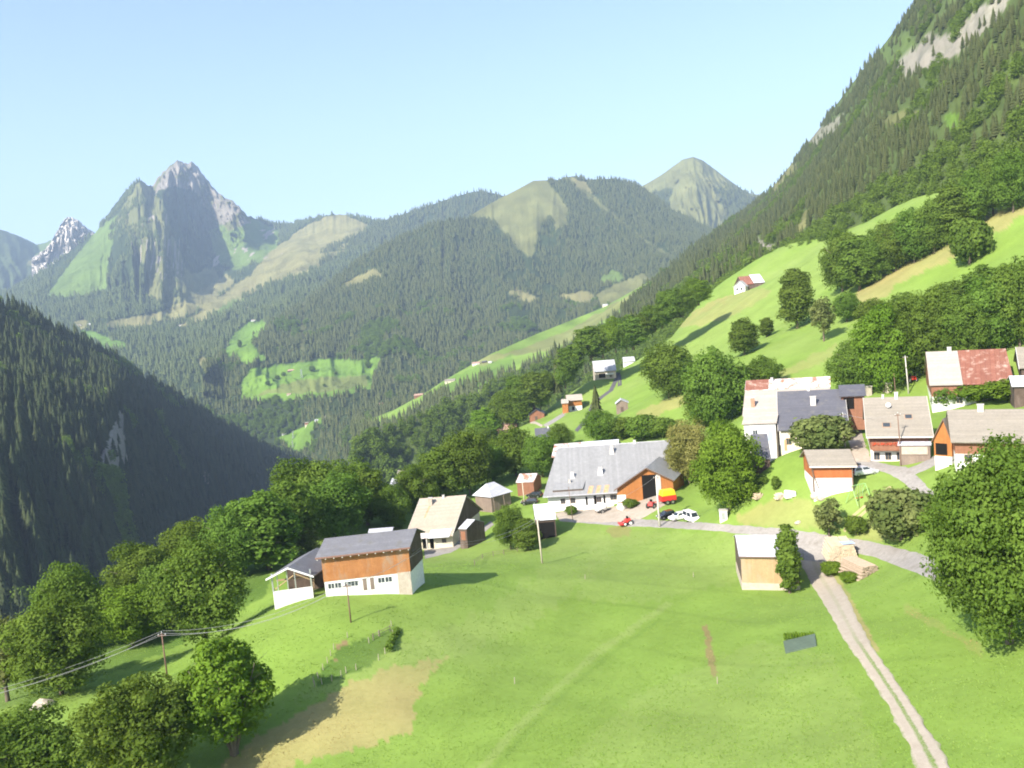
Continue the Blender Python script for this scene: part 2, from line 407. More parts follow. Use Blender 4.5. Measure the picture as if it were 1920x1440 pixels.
# polygons of open land (no trees), photo outline of each field, given to the surface that carries it
W_OPEN = [
 (FGREEN, 3, [(85,556),(120,510),(180,432),(222,400),(212,450),(202,500),(200,538),(172,552),(120,556)], 1),
 (OLIVE, 5, [(218,408),(262,338),(300,370),(340,480),(380,560),(350,590),(290,560),(270,500),(240,440)], 0.8),
 (FGREEN, 4, [(392,430),(470,408),(525,432),(520,470),(492,490),(440,505),(405,490)], 1),
 (OLIVE, 4, [(262,545),(300,500),(340,520),(400,500),(420,530),(380,560),(320,580)], 0.9),
 (FTAN, 3, [(335,612),(372,585),(420,550),(470,515),(500,478),(560,432),(612,404),(645,402),(690,420),(672,450),(620,492),(560,518),(500,535),(460,555),(430,575),(380,600)], 1),
 (FTAN, 3, [(190,607),(230,595),(290,588),(335,570),(372,548),(425,515),(440,528),(400,565),(345,596),(300,604),(255,614),(205,615)], 1),
 (FLIT, 2, [(145,616),(175,620),(210,636),(242,644),(225,655),(195,652),(165,637)], 1),
 (FTAN, 2, [(130,604),(160,600),(175,612),(150,616)], 1),
 (FGREEN, 2, [(400,585),(440,560),(470,560),(440,575),(410,592)], 1),
 (FLIT, 3, [(436,628),(470,604),(500,600),(502,618),(472,640),(482,660),(502,672),(468,684),(440,672),(420,660)], 1),
 (FLIT, 3, [(452,712),(472,690),(560,680),(620,672),(660,676),(698,668),(714,672),(702,700),(695,728),(640,742),(560,750),(500,752),(452,750)], 1),
 (OLIVE, 4, [(480,738),(560,712),(640,705),(690,705),(690,722),(640,732),(560,738)], 0.7),
 (FLIT, 2, [(518,822),(560,806),(585,788),(606,782),(602,796),(580,812),(592,828),(566,846),(545,842)], 1),
 (FTAN, 2, [(372,672),(382,668),(396,690),(392,700),(380,692)], 1),
]
E_OPEN = [
 (OLIVE, 3, [(874,404),(930,370),(1000,333),(1016,331),(1036,352),(1066,388),(1062,425),(1044,432),(1030,400),(1014,424),(1004,462),(998,482),(972,468),(950,440),(930,420),(902,408)], 1),
 (OLIVE, 2, [(1050,330),(1062,331),(1112,366),(1150,399),(1200,441),(1258,480),(1255,484),(1196,444),(1145,403),(1100,369)], 0.8),
 (FTAN, 2, [(1066,330),(1098,342),(1112,362),(1080,350)], 1),
 (FTAN, 3, [(640,532),(700,504),(722,514),(690,532),(650,538)], 0.9),
 (FTAN, 2, [(950,548),(968,540),(1012,558),(990,570)], 1), (FTAN, 2, [(1046,552),(1102,545),(1122,562),(1092,574)], 1),
 (OLIVE, 3, [(1118,552),(1160,530),(1205,512),(1222,520),(1192,560),(1130,578)], 1),
 (FGREEN, 2, [(1124,516),(1150,505),(1172,520),(1150,532),(1128,532)], 1),
 (FLIT, 2, [(455,712),(472,690),(560,680),(620,672),(660,676),(698,668),(714,672),(702,700),(695,728),(640,742),(560,750),(500,752),(452,750)], 1),
 (OLIVE, 4, [(480,738),(560,712),(640,705),(690,705),(690,722),(640,732),(560,738)], 0.7),
 (FLIT, 2, [(518,822),(560,806),(585,788),(606,782),(602,796),(580,812),(592,828),(566,846),(545,842)], 1),
 (FLIT, 3, [(436,628),(470,604),(500,600),(502,618),(472,640),(482,660),(502,672),(468,684),(440,672),(420,660)], 1),
 (FLIT, 2, [(760,846),(806,838),(814,852),(784,874),(758,868)], 1),
 (FTAN, 2, [(565,545),(571,545),(572,610),(570,690),(562,690),(564,620)], 0.3),
 (FGREEN, 3, [(665,812),(700,800),(740,838),(750,880),(680,880),(650,840)], 0.4),
]
def peak_post(V, c, t, px):
    # bare rock on the upper crags and in gullies, scrub elsewhere
    z = V[:, 2]; qx, qy, _ = proj(V)
    n = fbm(V[:, 0] / 70.0, V[:, 2] / 120.0, 4)
    crag = inpoly(*jit(qx, qy, 5), [(283,352),(300,316),(335,292),(366,296),(408,350),(466,392),(470,418),(432,432),(406,416),(386,386),(360,356),(330,346),(305,354),(290,362)])
    k = crag & (n > -0.15); c[k] = (np.array(ROCK) * 0.62 + np.array(OLIVE) * 0.12) * (0.85 + 0.35 * np.clip(n[k], -0.5, 0.8))[:, None]
    k = crag & (n <= -0.15); c[k] = np.array(OLIVE) * 0.8
    g = inpoly(qx, qy, [(235,400),(330,400),(345,520),(300,525),(250,480)]) & (np.abs(pn(px / 11.0, t * 4)) < 0.10) & (n > -0.2); c[g] = np.array(ROCK) * 0.8
    s = inpoly(qx, qy, [(400,440),(520,420),(530,480),(400,500)]) & (n > 0.55); c[s] = np.array(ROCK) * 0.9
    return c
W_SKY = [(-300,560,4200),(-60,552,4300),(0,548,4350),(30,538,4400),(60,520,4450),(100,494,4500),(140,464,4600),(180,434,4700),(205,400,4750),(225,370,4800),(250,345,4620),(258,340,4620),(266,340,4640),(278,348,4760),(285,351,4850),(288,346,5000),(295,333,5000),(301,329,5000),(305,320,5000),(311,319,5000),(318,308,5010),(324,309,5010),(332,300,5020),(338,301,5030),(344,308,5030),(350,304,5040),(358,302,5050),(366,308,5060),(378,325,5040),(392,341,4980),(397,348,4940),(405,358,4900),(418,366,4800),(430,374,4720),(448,386,4620),(456,398,4620),(470,406,4700),(500,414,4950),(540,421,5150),(560,416,5000),(590,410,4800),(615,402,4700),(645,403,4650),(680,408,4600),(712,414,4600),(800,440,4600),(900,470,4500)]
loft("mountain", -300, 900, 760, 240,
     [[(-300,960,1700),(0,950,1700),(300,940,1700),(560,920,1680),(900,930,1500)],
      [(-300,800,2100),(0,790,2100),(300,800,1950),(560,820,1800),(900,830,1650)],
      [(-300,690,2700),(0,685,2650),(200,672,2500),(400,700,2100),(560,700,1850),(900,720,1800)],
      [(-300,620,3400),(0,612,3400),(200,612,3000),(330,600,3050),(400,605,2800),(560,600,2500),(900,620,2400)],
      [(-300,590,3900),(0,580,3900),(100,556,3700),(200,545,3600),(280,548,3500),(320,542,3520),(345,536,3700),(380,530,4050),(420,515,4150),(470,500,4100),(560,500,3600),(700,500,3400),(900,540,3400)],
      [(-300,572,4100),(0,562,4150),(100,520,4200),(200,465,4150),(250,432,4080),(302,425,4060),(324,425,4380),(350,430,4680),(390,440,4780),(430,445,4480),(462,450,4420),(510,452,4650),(560,455,4300),(700,450,4000),(900,500,4000)],
      W_SKY], FORESTF, W_OPEN, rib=95, ribw=42, ribtop=0.35, rough_amp=22, rough_size=190, smoothk=4, fine=9, coarse=110, jag=3.5, post=peak_post,
     ribmask=lambda px, t: 0.03 + 0.97 * np.clip((t - 0.5) / 0.15, 0, 1) * np.clip((400 - px) / 50, 0, 1) * np.clip((px - 170) / 50, 0.1, 1), crag=(285, 470, 0.78, 48))
mountain_w = LAND["mountain"]

loft("ridge", -400, 320, 150, 40,
     [[(-400,640,5000),(320,640,5000)], [(-400,520,5700),(-50,520,5600),(40,540,5500),(90,500,6000),(180,480,6200),(320,500,6200)],
      [(-400,380,6600),(-150,395,6400),(-50,418,6300),(0,430,6200),(40,444,6300),(68,458,6500),(85,454,6700),(110,445,6700),(200,470,6700),(320,500,6700)]],
     SCRUB, [(FGREEN, 3, [(62,460),(100,448),(100,478),(80,500),(70,490)], 1), (FTAN, 2, [(40,487),(70,492),(75,500),(60,498)], 1)], rib=120, ribw=35, rough_amp=15, rough_size=160, jag=1.5)
loft("crag", 60, 240, 140, 60,
     [[(60,560,5000),(240,560,5000)], [(60,505,5450),(110,500,5350),(180,480,5350),(240,500,5450)], [(60,490,5600),(95,462,5520),(108,440,5520),(125,425,5500),(150,440,5500),(178,445,5520),(240,520,5600)],
      [(60,484,5700),(90,466,5650),(100,448,5620),(107,432,5600),(118,416,5600),(126,406,5600),(138,408,5600),(147,413,5600),(158,422,5600),(166,432,5600),(176,433,5600),(200,465,5650),(240,520,5700)]],
     (0.47, 0.44, 0.39), [], rib=80, ribw=13, ribtop=0.6, rough_amp=14, rough_size=60, smoothk=2, fine=12, coarse=60, jag=3.0)
loft("ridge", 600, 1120, 180, 60,
     [[(600,640,3000),(1120,640,3000)], [(600,500,3700),(1120,500,3700)],
      [(600,470,4100),(690,432,4100),(712,416,4200),(752,403,4200),(800,387,4250),(850,370,4300),(885,360,4300),(905,358,4300),(940,366,4350),(1120,440,4400)]],
     FORESTF, [], rib=60, ribw=40, rough_amp=10, rough_size=140)
LAND["back_ridge"] = LAND["ridge"]
loft("mountain", 1120, 1560, 220, 90,
     [[(1120,560,3300),(1560,560,3300)], [(1120,470,3900),(1300,450,3700),(1560,470,3900)], [(1120,420,4200),(1250,390,4150),(1300,350,4100),(1360,380,4200),(1560,420,4300)],
      [(1120,392,4500),(1180,362,4500),(1213,344,4450),(1240,328,4400),(1262,312,4400),(1280,299,4400),(1300,294,4400),(1318,301,4400),(1340,317,4400),(1362,334,4400),(1400,361,4400),(1425,366,4450),(1450,372,4500),(1560,420,4600)]],
     OLIVE, [(FORESTF, 6, [(1180,420),(1230,360),(1262,350),(1250,400),(1290,440),(1350,440),(1360,400),(1340,350),(1395,362),(1430,372),(1440,480),(1150,480)], 0.85)], rib=90, ribw=34, rough_amp=12, rough_size=140)
LAND["peak_e"] = LAND["mountain"]
E_SKY = [(380,690,1900),(430,655,2100),(500,612,2300),(560,572,2450),(600,545,2550),(640,512,2700),(680,482,2750),(720,459,2800),(760,440,2850),(800,424,2850),(830,415,2880),(860,411,2900),(874,410,2950),(900,393,3050),(930,376,3150),(965,358,3200),(1000,339,3250),(1020,338,3250),(1045,338,3300),(1062,332,3300),(1080,330,3300),(1100,337,3300),(1150,335,3350),(1190,343,3350),(1215,358,3350),(1260,393,3300),(1330,428,3250),(1400,455,3200),(1500,500,3100)]
loft("hill", 380, 1500, 520, 180,
     [[(380,940,1600),(560,935,1560),(700,930,1100),(900,920,900),(1500,900,950)],
      [(380,860,1660),(560,858,1610),(700,868,1220),(900,850,1050),(1100,800,1150),(1500,760,1400)],
      [(380,780,1760),(560,790,1680),(700,790,1450),(900,770,1380),(1100,700,1550),(1300,640,1700),(1500,640,1700)],
      [(380,740,1820),(480,735,1800),(600,735,1720),(800,700,1750),(1000,640,1950),(1150,580,2150),(1300,560,2200),(1500,580,2200)],
      [(380,715,1880),(480,690,1930),(600,672,1950),(800,600,2200),(1000,540,2500),(1150,520,2550),(1300,510,2500),(1500,550,2500)],
      [(380,700,1850),(480,640,2150),(600,600,2300),(700,540,2480),(800,500,2600),(900,490,2650),(1000,430,2900),(1150,430,2950),(1300,460,2900),(1500,520,2800)],
      E_SKY], FORESTF, E_OPEN, rib=40, ribw=120, ribtop=0.1, rough_amp=22, rough_size=170, ribmask=lambda px, t: np.clip((t - 0.45) / 0.15, 0.03, 1) + px * 0, smoothk=5, fine=7, coarse=80)
LAND['hill_e'] = LAND['hill']
STRIP_OPEN = [(FORESTF, 3, [(600,860),(740,795),(800,760),(745,775),(600,800)], 1)]
loft("slope", 660, 1420, 300, 60,
     [[(660,930,900),(740,900,950),(900,840,950),(1100,780,980),(1420,700,1100)],
      [(660,860,1150),(740,815,1150),(800,778,1150),(900,725,1150),(960,703,1200),(1060,662,1300),(1190,570,1500),(1420,480,1800)],
      [(660,812,1300),(740,778,1280),(800,748,1280),(850,728,1300),(900,700,1320),(960,672,1400),(1060,632,1550),(1190,548,1800),(1420,460,2000)],
      [(660,800,1380),(740,768,1360),(800,735,1360),(830,715,1370),(870,692,1390),(920,664,1430),(1000,629,1560),(1060,605,1650),(1130,577,1780),(1210,532,1950),(1300,482,2150),(1420,430,2300)]],
     GREEN, [(FTAN, 3, [(890,672),(960,660),(1060,622),(1130,582),(1210,535),(1230,535),(1190,562),(1100,622),(1040,655),(960,668),(900,690)], 0.7),
             (FLIT, 3, [(830,712),(960,664),(960,700),(880,735),(800,750)], 0.8)], rough_amp=2, rough_size=90, fine=4, coarse=40)

# the steep wooded mountain on the right; its foot stands in the near ground
ft_px = [660, 740, 880, 960, 1060, 1180, 1290, 1440, 1520, 1640, 1750, 1850, 1920, 2050, 2400]
def foot_pt(px):
    d = float(foot_d(px)) * 0.985; lo, hi = 0.0, 1400.0
    for _ in range(40):
        m = (lo + hi) / 2; q = P(px, m, d)
        if q[2] > float(H(q[0], q[1])) - 3.0: lo = m
        else: hi = m
    return (px, lo, d)
mt_foot = [foot_pt(p) for p in ft_px]
def between(a, b, f): return lambda px: None
R_SKY = [(660,850,690),(740,806,740),(800,784,770),(880,752,820),(960,714,870),(1020,684,900),(1060,664,920),(1110,630,1000),(1150,602,1080),(1200,556,1250),(1240,520,1380),(1280,486,1480),(1330,448,1580),(1370,416,1650),(1412,386,1700),(1440,362,1640),(1480,312,1520),(1540,236,1380),(1580,180,1300),(1620,128,1230),(1660,80,1160),(1710,12,1080),(1760,-60,1020),(1800,-120,980),(1950,-330,900),(2400,-900,800)]
sx = [q[0] for q in R_SKY]
def mid(fr, bulge):
    out = []
    for (p, y, d) in mt_foot:
        ys = np.interp(p, sx, [q[1] for q in R_SKY]); ds = np.interp(p, sx, [q[2] for q in R_SKY])
        out.append((p, y + (ys - y) * fr, d + (ds - d) * bulge))
    return out
R_OPEN = [
 (ROCK, 5, [(1680,115),(1745,62),(1780,70),(1830,20),(1868,-8),(1900,-8),(1862,48),(1800,98),(1735,135),(1695,140)], 0.7),
 (ROCK, 4, [(1412,448),(1450,458),(1472,482),(1440,488)], 0.8), (ROCK, 3, [(1510,270),(1540,238),(1585,212),(1562,250),(1520,278)], 0.5),
 (FLIT, 2, [(1770,215),(1806,210),(1796,240),(1780,246)], 0.9), (OLIVE, 4, [(1640,225),(1700,205),(1740,220),(1680,240)], 0.8),
 (FTAN, 3, [(1440,330),(1490,300),(1500,320),(1450,372)], 0.7), (FTAN, 3, [(1490,430),(1515,390),(1525,395),(1500,445)], 0.7), (FGREEN, 4, [(1640,80),(1700,60),(1720,90),(1660,130)], 0.6)]
loft("mountain", 660, 2400, 420, 120, [mt_foot, mid(0.3, 0.2), mid(0.62, 0.5), R_SKY], (0.075, 0.11, 0.03), R_OPEN, rib=14, ribw=60, rough_amp=7, rough_size=70, smoothk=3, fine=4, coarse=40)
LAND["mountain_r"] = LAND["mountain"]; LAND["mountain"] = mountain_w

# the dark wooded spur on the left: lit flank towards us, shaded flank to the right of its crest
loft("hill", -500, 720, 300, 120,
     [[(-500,1330,340),(0,1290,440),(150,1250,510),(250,1200,640),(350,1100,860),(450,1040,980),(560,980,1080),(720,960,1150)],
      [(-500,1150,440),(0,1090,570),(120,1060,620),(200,1040,680),(270,1020,830),(350,980,1060),(450,950,1240),(560,915,1340),(720,940,1380)],
      [(-500,950,520),(0,900,680),(120,880,740),(205,870,800),(235,860,890),(300,860,1100),(400,865,1290),(480,872,1390),(560,888,1440),(720,930,1460)],
      [(-500,740,660),(0,740,830),(120,745,890),(205,750,950),(235,760,1030),(300,780,1190),(400,812,1360),(480,846,1440),(560,874,1480),(720,920,1500)],
      [(-500,420,950),(-200,490,1080),(0,572,1190),(60,592,1220),(150,642,1270),(250,697,1310),(330,742,1370),(400,786,1440),(480,831,1500),(560,866,1530),(720,915,1550)]],
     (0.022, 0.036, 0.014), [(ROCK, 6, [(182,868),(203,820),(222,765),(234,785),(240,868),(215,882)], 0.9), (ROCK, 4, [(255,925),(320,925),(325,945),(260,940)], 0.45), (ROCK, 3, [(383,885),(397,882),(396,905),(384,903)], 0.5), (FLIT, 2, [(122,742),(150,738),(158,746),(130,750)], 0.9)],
     rib=26, ribw=75, rough_amp=8, rough_size=80, smoothk=4, fine=4, coarse=40)
LAND["spur"] = LAND["hill"]

# the valley floor and everything round the scene
def terrain_base():
    x = np.linspace(-9000, 9000, 120); y = np.linspace(-3000, 10500, 100)
    X, Y = np.meshgrid(x, y); Z = -262 + 10 * fbm(X / 900, Y / 900, 3) - 20 * (np.hypot(X, Y) < 300)
    V = np.stack([X, Y, Z], -1).reshape(-1, 3); n = len(x)
    i = np.arange(len(y) - 1)[:, None] * n + np.arange(n - 1)[None]
    f = np.stack([i, i + 1, i + n + 1, i + n], -1).reshape(-1, 4)
    me = mesh_np("valley", V, f, 4); smooth(me)
    add_attr(me, "cover", np.c_[np.tile(np.array(FORESTF), (len(V), 1)), np.ones(len(V))], "FLOAT_COLOR")
    o = link("valley", me, bpy.data.materials["slope_cover"]); o["kind"] = "structure"
terrain_base()

# one BVH of all land for placing far things
def land_bvh():
    vs, fs, b = [], [], 0
    for o in COL.objects:
        if o.type == "MESH" and o.get("kind") == "structure" and o.name != "valley":
            me = o.data; v = np.empty(len(me.vertices) * 3, np.float32); me.vertices.foreach_get("co", v); v = v.reshape(-1, 3)
            f = np.empty(len(me.loops), np.int32); me.loops.foreach_get("vertex_index", f); f = f.reshape(-1, 4)
            vs.append(v); fs.append(f + b); b += len(v)
    return BVHTree.FromPolygons(np.concatenate(vs).tolist(), np.concatenate(fs).tolist())
BVH = land_bvh()
def hit(px, py):
    v = Vector(ray(px, py)).normalized(); q = BVH.ray_cast(Vector((0, 0, 0)), v)
    return np.array(q[0]) if q[0] is not None else P(px, py, 1500)
# ------------------------------------------------------------------ forests
M_CONIFER = m_leaf("conifer_needles", (0.042, 0.064, 0.024), (0.112, 0.128, 0.048), 0.12)
M_CONIFER_SHADE = m_leaf("shaded_conifer_needles", (0.024, 0.040, 0.018), (0.076, 0.086, 0.038), 0.08)  # darker conifer needles: the left spur's shade put into their colour
M_BROAD = m_leaf("broadleaf_leaves", (0.076, 0.130, 0.020), (0.145, 0.222, 0.038), 0.34)
M_BRIGHT = m_leaf("bright_leaves", (0.095, 0.160, 0.016), (0.165, 0.25, 0.032), 0.36)
M_PALE = m_leaf("pale_leaves", (0.085, 0.12, 0.032), (0.19, 0.215, 0.075), 0.3)
M_YELLOW = m_leaf("yellowish_leaves", (0.16, 0.17, 0.045), (0.27, 0.26, 0.085), 0.3)
M_BARK = m_surface("bark", (0.12, 0.09, 0.06), (0.2, 0.17, 0.13), 3.0, 0.9)

def conifer_far(rng):            # a few jagged tiers, for trees a few pixels high
    V, Fc, T = [], [], []
    for (zb, zt, r) in ((0.05, 0.55, 0.19), (0.3, 0.8, 0.14), (0.58, 1.0, 0.085)):
        b = len(V); n = 6; o = rng.uniform(0, 6)
        for k in range(n):
            a = o + 2 * np.pi * k / n; q = r * rng.uniform(0.7, 1.2)
            V.append((q * np.cos(a), q * np.sin(a), zb + rng.uniform(-.04, .04))); T.append(rng.uniform(0.2, 1))
        V.append((rng.uniform(-.01, .01), 0, zt)); T.append(0.6)
        Fc += [(b + k, b + (k + 1) % n, b + n) for k in range(n)]
    return np.array(V), np.array(Fc), np.array(T)
def conifer_mid(rng, tiers=9, n=9, wid=0.17):
    V, Fc, T = [], [], []
    for i in range(tiers):
        f = i / (tiers - 1); zb = 0.06 + 0.80 * f; r = wid * (1 - f) ** 0.8 + 0.02; zt = zb + 0.16 + 0.05 * f
        b = len(V); o = rng.uniform(0, 6)
        V.append((0, 0, min(zt, 1.0))); T.append(0.25)
        for k in range(2 * n):
            a = o + np.pi * k / n; q = r * (rng.uniform(0.8, 1.25) if k % 2 == 0 else rng.uniform(0.35, 0.6))
            V.append((q * np.cos(a), q * np.sin(a), zb + (rng.uniform(-.035, .0) if k % 2 == 0 else rng.uniform(0.01, .04)))); T.append(rng.uniform(0.5, 1.0) if k % 2 == 0 else 0.1)
        Fc += [(b, b + 1 + k, b + 1 + (k + 1) % (2 * n)) for k in range(2 * n)]
    return np.array(V), np.array(Fc), np.array(T)
def leaf_tris(pos, nrm, size, rng):
    """one folded-looking triangle pair per leaf clump, returned as quads"""
    n = len(pos); up = rng.normal(size=(n, 3)); a = np.cross(nrm, up); a /= np.linalg.norm(a, axis=1)[:, None] + 1e-9
    b = np.cross(nrm, a); s = size * rng.uniform(0.45, 1.6, (n, 1))
    a = a * s; b = b * s * rng.uniform(0.55, 0.9, (n, 1))
    V = np.stack([pos - a, pos + b * 0.9 + nrm * s * 0.2, pos + a * 1.1, pos - b], 1).reshape(-1, 3)
    return V, np.arange(4 * n).reshape(n, 4)
def crown_cloud(rng, n, lobes, leaf, squash=1.0, inner=0.25):
    C = np.array([l[:3] for l in lobes]); Rr = np.array([l[3] for l in lobes]); p = Rr ** 2 / (Rr ** 2).sum()
    tl = rng.uniform(0, 1, len(lobes))
    k = rng.choice(len(lobes), n, p=p); d = rng.normal(size=(n, 3)); d /= np.linalg.norm(d, axis=1)[:, None]
    fl = (d[:, 2] < -0.3) & (rng.uniform(size=n) < 0.6); d[fl, 2] *= -1
    rad = Rr[k] * np.where(rng.uniform(size=n) < inner, rng.uniform(0.3, 0.9, n), rng.uniform(0.82, 1.12, n) + (rng.uniform(size=n) < 0.16) * rng.uniform(0, .3, n))
    pos = C[k] + d * rad[:, None] * np.array([1, 1, squash])
    wob = 0.035 * np.stack([fbm(pos[:, 1] * 9 + q_, pos[:, 2] * 9 - q_, 2) for q_ in (0, 11, 23)], -1); pos = pos + wob * (1 if leaf < .03 else 0)
    nr = d + rng.normal(size=(n, 3)) * 0.36; nr /= np.linalg.norm(nr, axis=1)[:, None]
    V, Fc = leaf_tris(pos, nr, leaf, rng)
    T = np.repeat(np.clip(0.7 * tl[k] + 0.3 * rng.uniform(0, 1, n), 0, 1), 4)
    return V, Fc, T
def lobes_for(rng, nl, z0, z1, wid, rlo, rhi, top=0.5, cone=0.0):
    L = []; g = np.pi * (3 - np.sqrt(5)); zc = (z0 + z1) / 2; hz = (z1 - z0) / 2
    for i in range(nl):
        u = 1 - 2 * (i + 0.5) / nl; rr = np.sqrt(max(0, 1 - u * u)); a = g * i + rng.uniform(-.4, .4); q = rng.uniform(0.65, 1.0)
        r = rng.uniform(rlo, rhi); w = wid * (1 - cone * (u + 1) / 2)
        L.append((np.cos(a) * rr * q * (w - r * 0.8), np.sin(a) * rr * q * (w - r * 0.8), zc + u * q * (hz - r * 0.7), r))
    L.append((0, 0, zc, min(wid, hz) * 0.55)); L.append((0, 0, zc + hz * .3, min(wid, hz) * 0.45))
    return L

def tri_area_sample(G, spacing, rng, mask=None):
    """uniform points over a lofted grid (real area), inside a band around the picture"""
    a, b, c, d = G[:-1, :-1], G[:-1, 1:], G[1:, 1:], G[1:, :-1]
    A = np.concatenate([np.linalg.norm(np.cross(b - a, c - a), axis=-1).ravel(), np.linalg.norm(np.cross(c - a, d - a), axis=-1).ravel()]) / 2
    T0 = np.concatenate([a.reshape(-1, 3), a.reshape(-1, 3)]); T1 = np.concatenate([b.reshape(-1, 3), c.reshape(-1, 3)]); T2 = np.concatenate([c.reshape(-1, 3), d.reshape(-1, 3)])
    px, py, w = proj((T0 + T1 + T2) / 3); ok = (px > -90) & (px < 2010) & (py > -260) & (py < 1500)
    if mask is not None: ok &= mask(px, py)
    A = A * ok; N = int(A.sum() / spacing ** 2); k = rng.choice(len(A), N, p=A / A.sum())
    u = rng.uniform(size=N); v = rng.uniform(size=N); f = u + v > 1; u[f] = 1 - u[f]; v[f] = 1 - v[f]
    return T0[k] + (T1[k] - T0[k]) * u[:, None] + (T2[k] - T0[k]) * v[:, None]
def visible(X, lift):
    out = np.zeros(len(X), bool)
    for i, p in enumerate(X):
        q = Vector(p) + Vector((0, 0, lift[i])); L = q.length
        h = BVH.ray_cast(Vector((0, 0, 0)), q / L); out[i] = h[0] is None or h[3] > L * 0.985
    return out
def plant(name, pts, hts, protos, m, rng, wid=None, tint=None):
    """all trees of one far wood as ONE mesh"""
    VV, FF, TT, b = [], [], [], 0; k = rng.integers(0, len(protos), len(pts)); wid = np.ones(len(pts)) if wid is None else wid
    tint = rng.uniform(0.0, 1.0, len(pts)) if tint is None else tint
    for j, (V, Fc, T) in enumerate(protos):
        s = np.nonzero(k == j)[0]
        if not len(s): continue
        a = rng.uniform(0, 2 * np.pi, len(s)); ca, sa = np.cos(a), np.sin(a); h = hts[s]; w = h * wid[s]
        x = V[None, :, 0] * ca[:, None] - V[None, :, 1] * sa[:, None]; y = V[None, :, 0] * sa[:, None] + V[None, :, 1] * ca[:, None]
        Q = np.stack([x * w[:, None] + pts[s, 0:1], y * w[:, None] + pts[s, 1:2], V[None, :, 2] * h[:, None] + pts[s, 2:3]], -1)
        VV.append(Q.reshape(-1, 3)); FF.append((Fc[None] + (np.arange(len(s)) * len(V))[:, None, None] + b).reshape(-1, Fc.shape[1])); b += len(s) * len(V)
        TT.append((T[None] * 0.55 + 0.45 * tint[s][:, None]).ravel())
    me = mesh_np(name, np.concatenate(VV), np.concatenate(FF), FF[0].shape[1]); add_attr(me, "tint", np.clip(np.concatenate(TT), 0, 1))
    o = link(name, me, m); o["kind"] = "stuff"; return o
def open_mask(pts, regions, jt=2.0):
    px, py, _ = proj(pts); k = np.zeros(len(pts), bool)
    for r in regions:
        jx, jy = jit(px, py, jt); k |= inpoly(jx, jy, r[2])
    return k
rg = np.random.default_rng(11)
FAR = [conifer_far(rg) for _ in range(6)]
MIDP = [conifer_mid(rg, 8, 8, w) for w in (0.14, 0.17, 0.20, 0.155)]
BLOB = []
for q in range(4):
    BLOB.append(crown_cloud(rg, 420, lobes_for(rg, 13, 0.02, 1.0, 0.42, 0.12, 0.22), 0.045, 1.0, 0.2))
def clump(p, size, seed=0): return fbm(p[:, 0] / size + seed, p[:, 1] / size - seed, 3)

# middle mountain

Gm = LAND["hill_e"][0]
p = tri_area_sample(Gm, 8.3, rg); p = p[~open_mask(p, E_OPEN, 6)]
px, py, _ = proj(p)
thin = inpoly(px, py, [(920,420),(1060,420),(1060,600),(960,600)]) & (clump(p, 60) > 0.1)
p = p[~thin & (clump(p, 40, 31) > -0.7)]; v = visible(p, np.full(len(p), 22.0)); p = p[v]
bl = (clump(p, 120, 5) > 0.25) & (np.hypot(p[:, 0], p[:, 1]) < 2300)
plant("conifer_forest", p[~bl], rg.uniform(10, 19, (~bl).sum()), FAR, M_CONIFER, rg, rg.uniform(0.85, 1.25, (~bl).sum()))
plant("broadleaf_wood", p[bl], rg.uniform(9, 15, bl.sum()), BLOB, M_BROAD, rg)
# hedge bushes and single trees out on its fields
q = tri_area_sample(Gm, 26.0, rg, lambda a, b: (b > 640) & (a < 760)); q = q[open_mask(q, E_OPEN[8:12], 1)]
q = q[rg.uniform(size=len(q)) < 0.14]
FIELD_TREES = q
# mountain with the peak
Gw = LAND["mountain"][0]
p = tri_area_sample(Gw, 13.5, rg); px, py, _ = proj(p)
k = open_mask(p, W_OPEN, 5)
crag = inpoly(px, py, [(262,340),(300,300),(370,290),(480,400),(470,440),(400,440),(300,372)])
up = (py < 545) & (px < 480); n = clump(p, 130, 2)
scrubby = inpoly(px, py, [(205,430),(240,380),(262,345),(290,420),(330,520),(345,560),(300,575),(200,570)]) & (n > 0.12)
k = k & ~scrubby; k |= crag; k |= up & (n < 0.15) & ~scrubby & ~inpoly(px, py, [(0,560),(60,515),(100,500),(90,560),(200,560),(300,545),(290,600),(120,610)])
p = p[~k]; v = visible(p, np.full(len(p), 20.0)); p = p[v]
plant("conifer_forest", p, rg.uniform(14, 25, len(p)), FAR, M_CONIFER, rg, rg.uniform(0.9, 1.4, len(p)))
# ridge behind and far right peak
p = tri_area_sample(LAND["back_ridge"][0], 15, rg); p = p[visible(p, np.full(len(p), 22.0))]
pp = tri_area_sample(LAND["peak_e"][0], 18, rg); px, py, _ = proj(pp)
pp = pp[(inpoly(px, py, [(1180,420),(1226,360),(1262,345),(1250,400),(1290,440),(1350,440),(1362,400),(1342,340),(1400,358),(1440,370),(1440,480),(1150,480)])) & (clump(pp, 120) > -0.25)]
pp = pp[visible(pp, np.full(len(pp), 20.0))]; p = np.concatenate([p, pp])
plant("conifer_forest", p, rg.uniform(16, 26, len(p)), FAR, M_CONIFER, rg, rg.uniform(0.9, 1.4, len(p)))
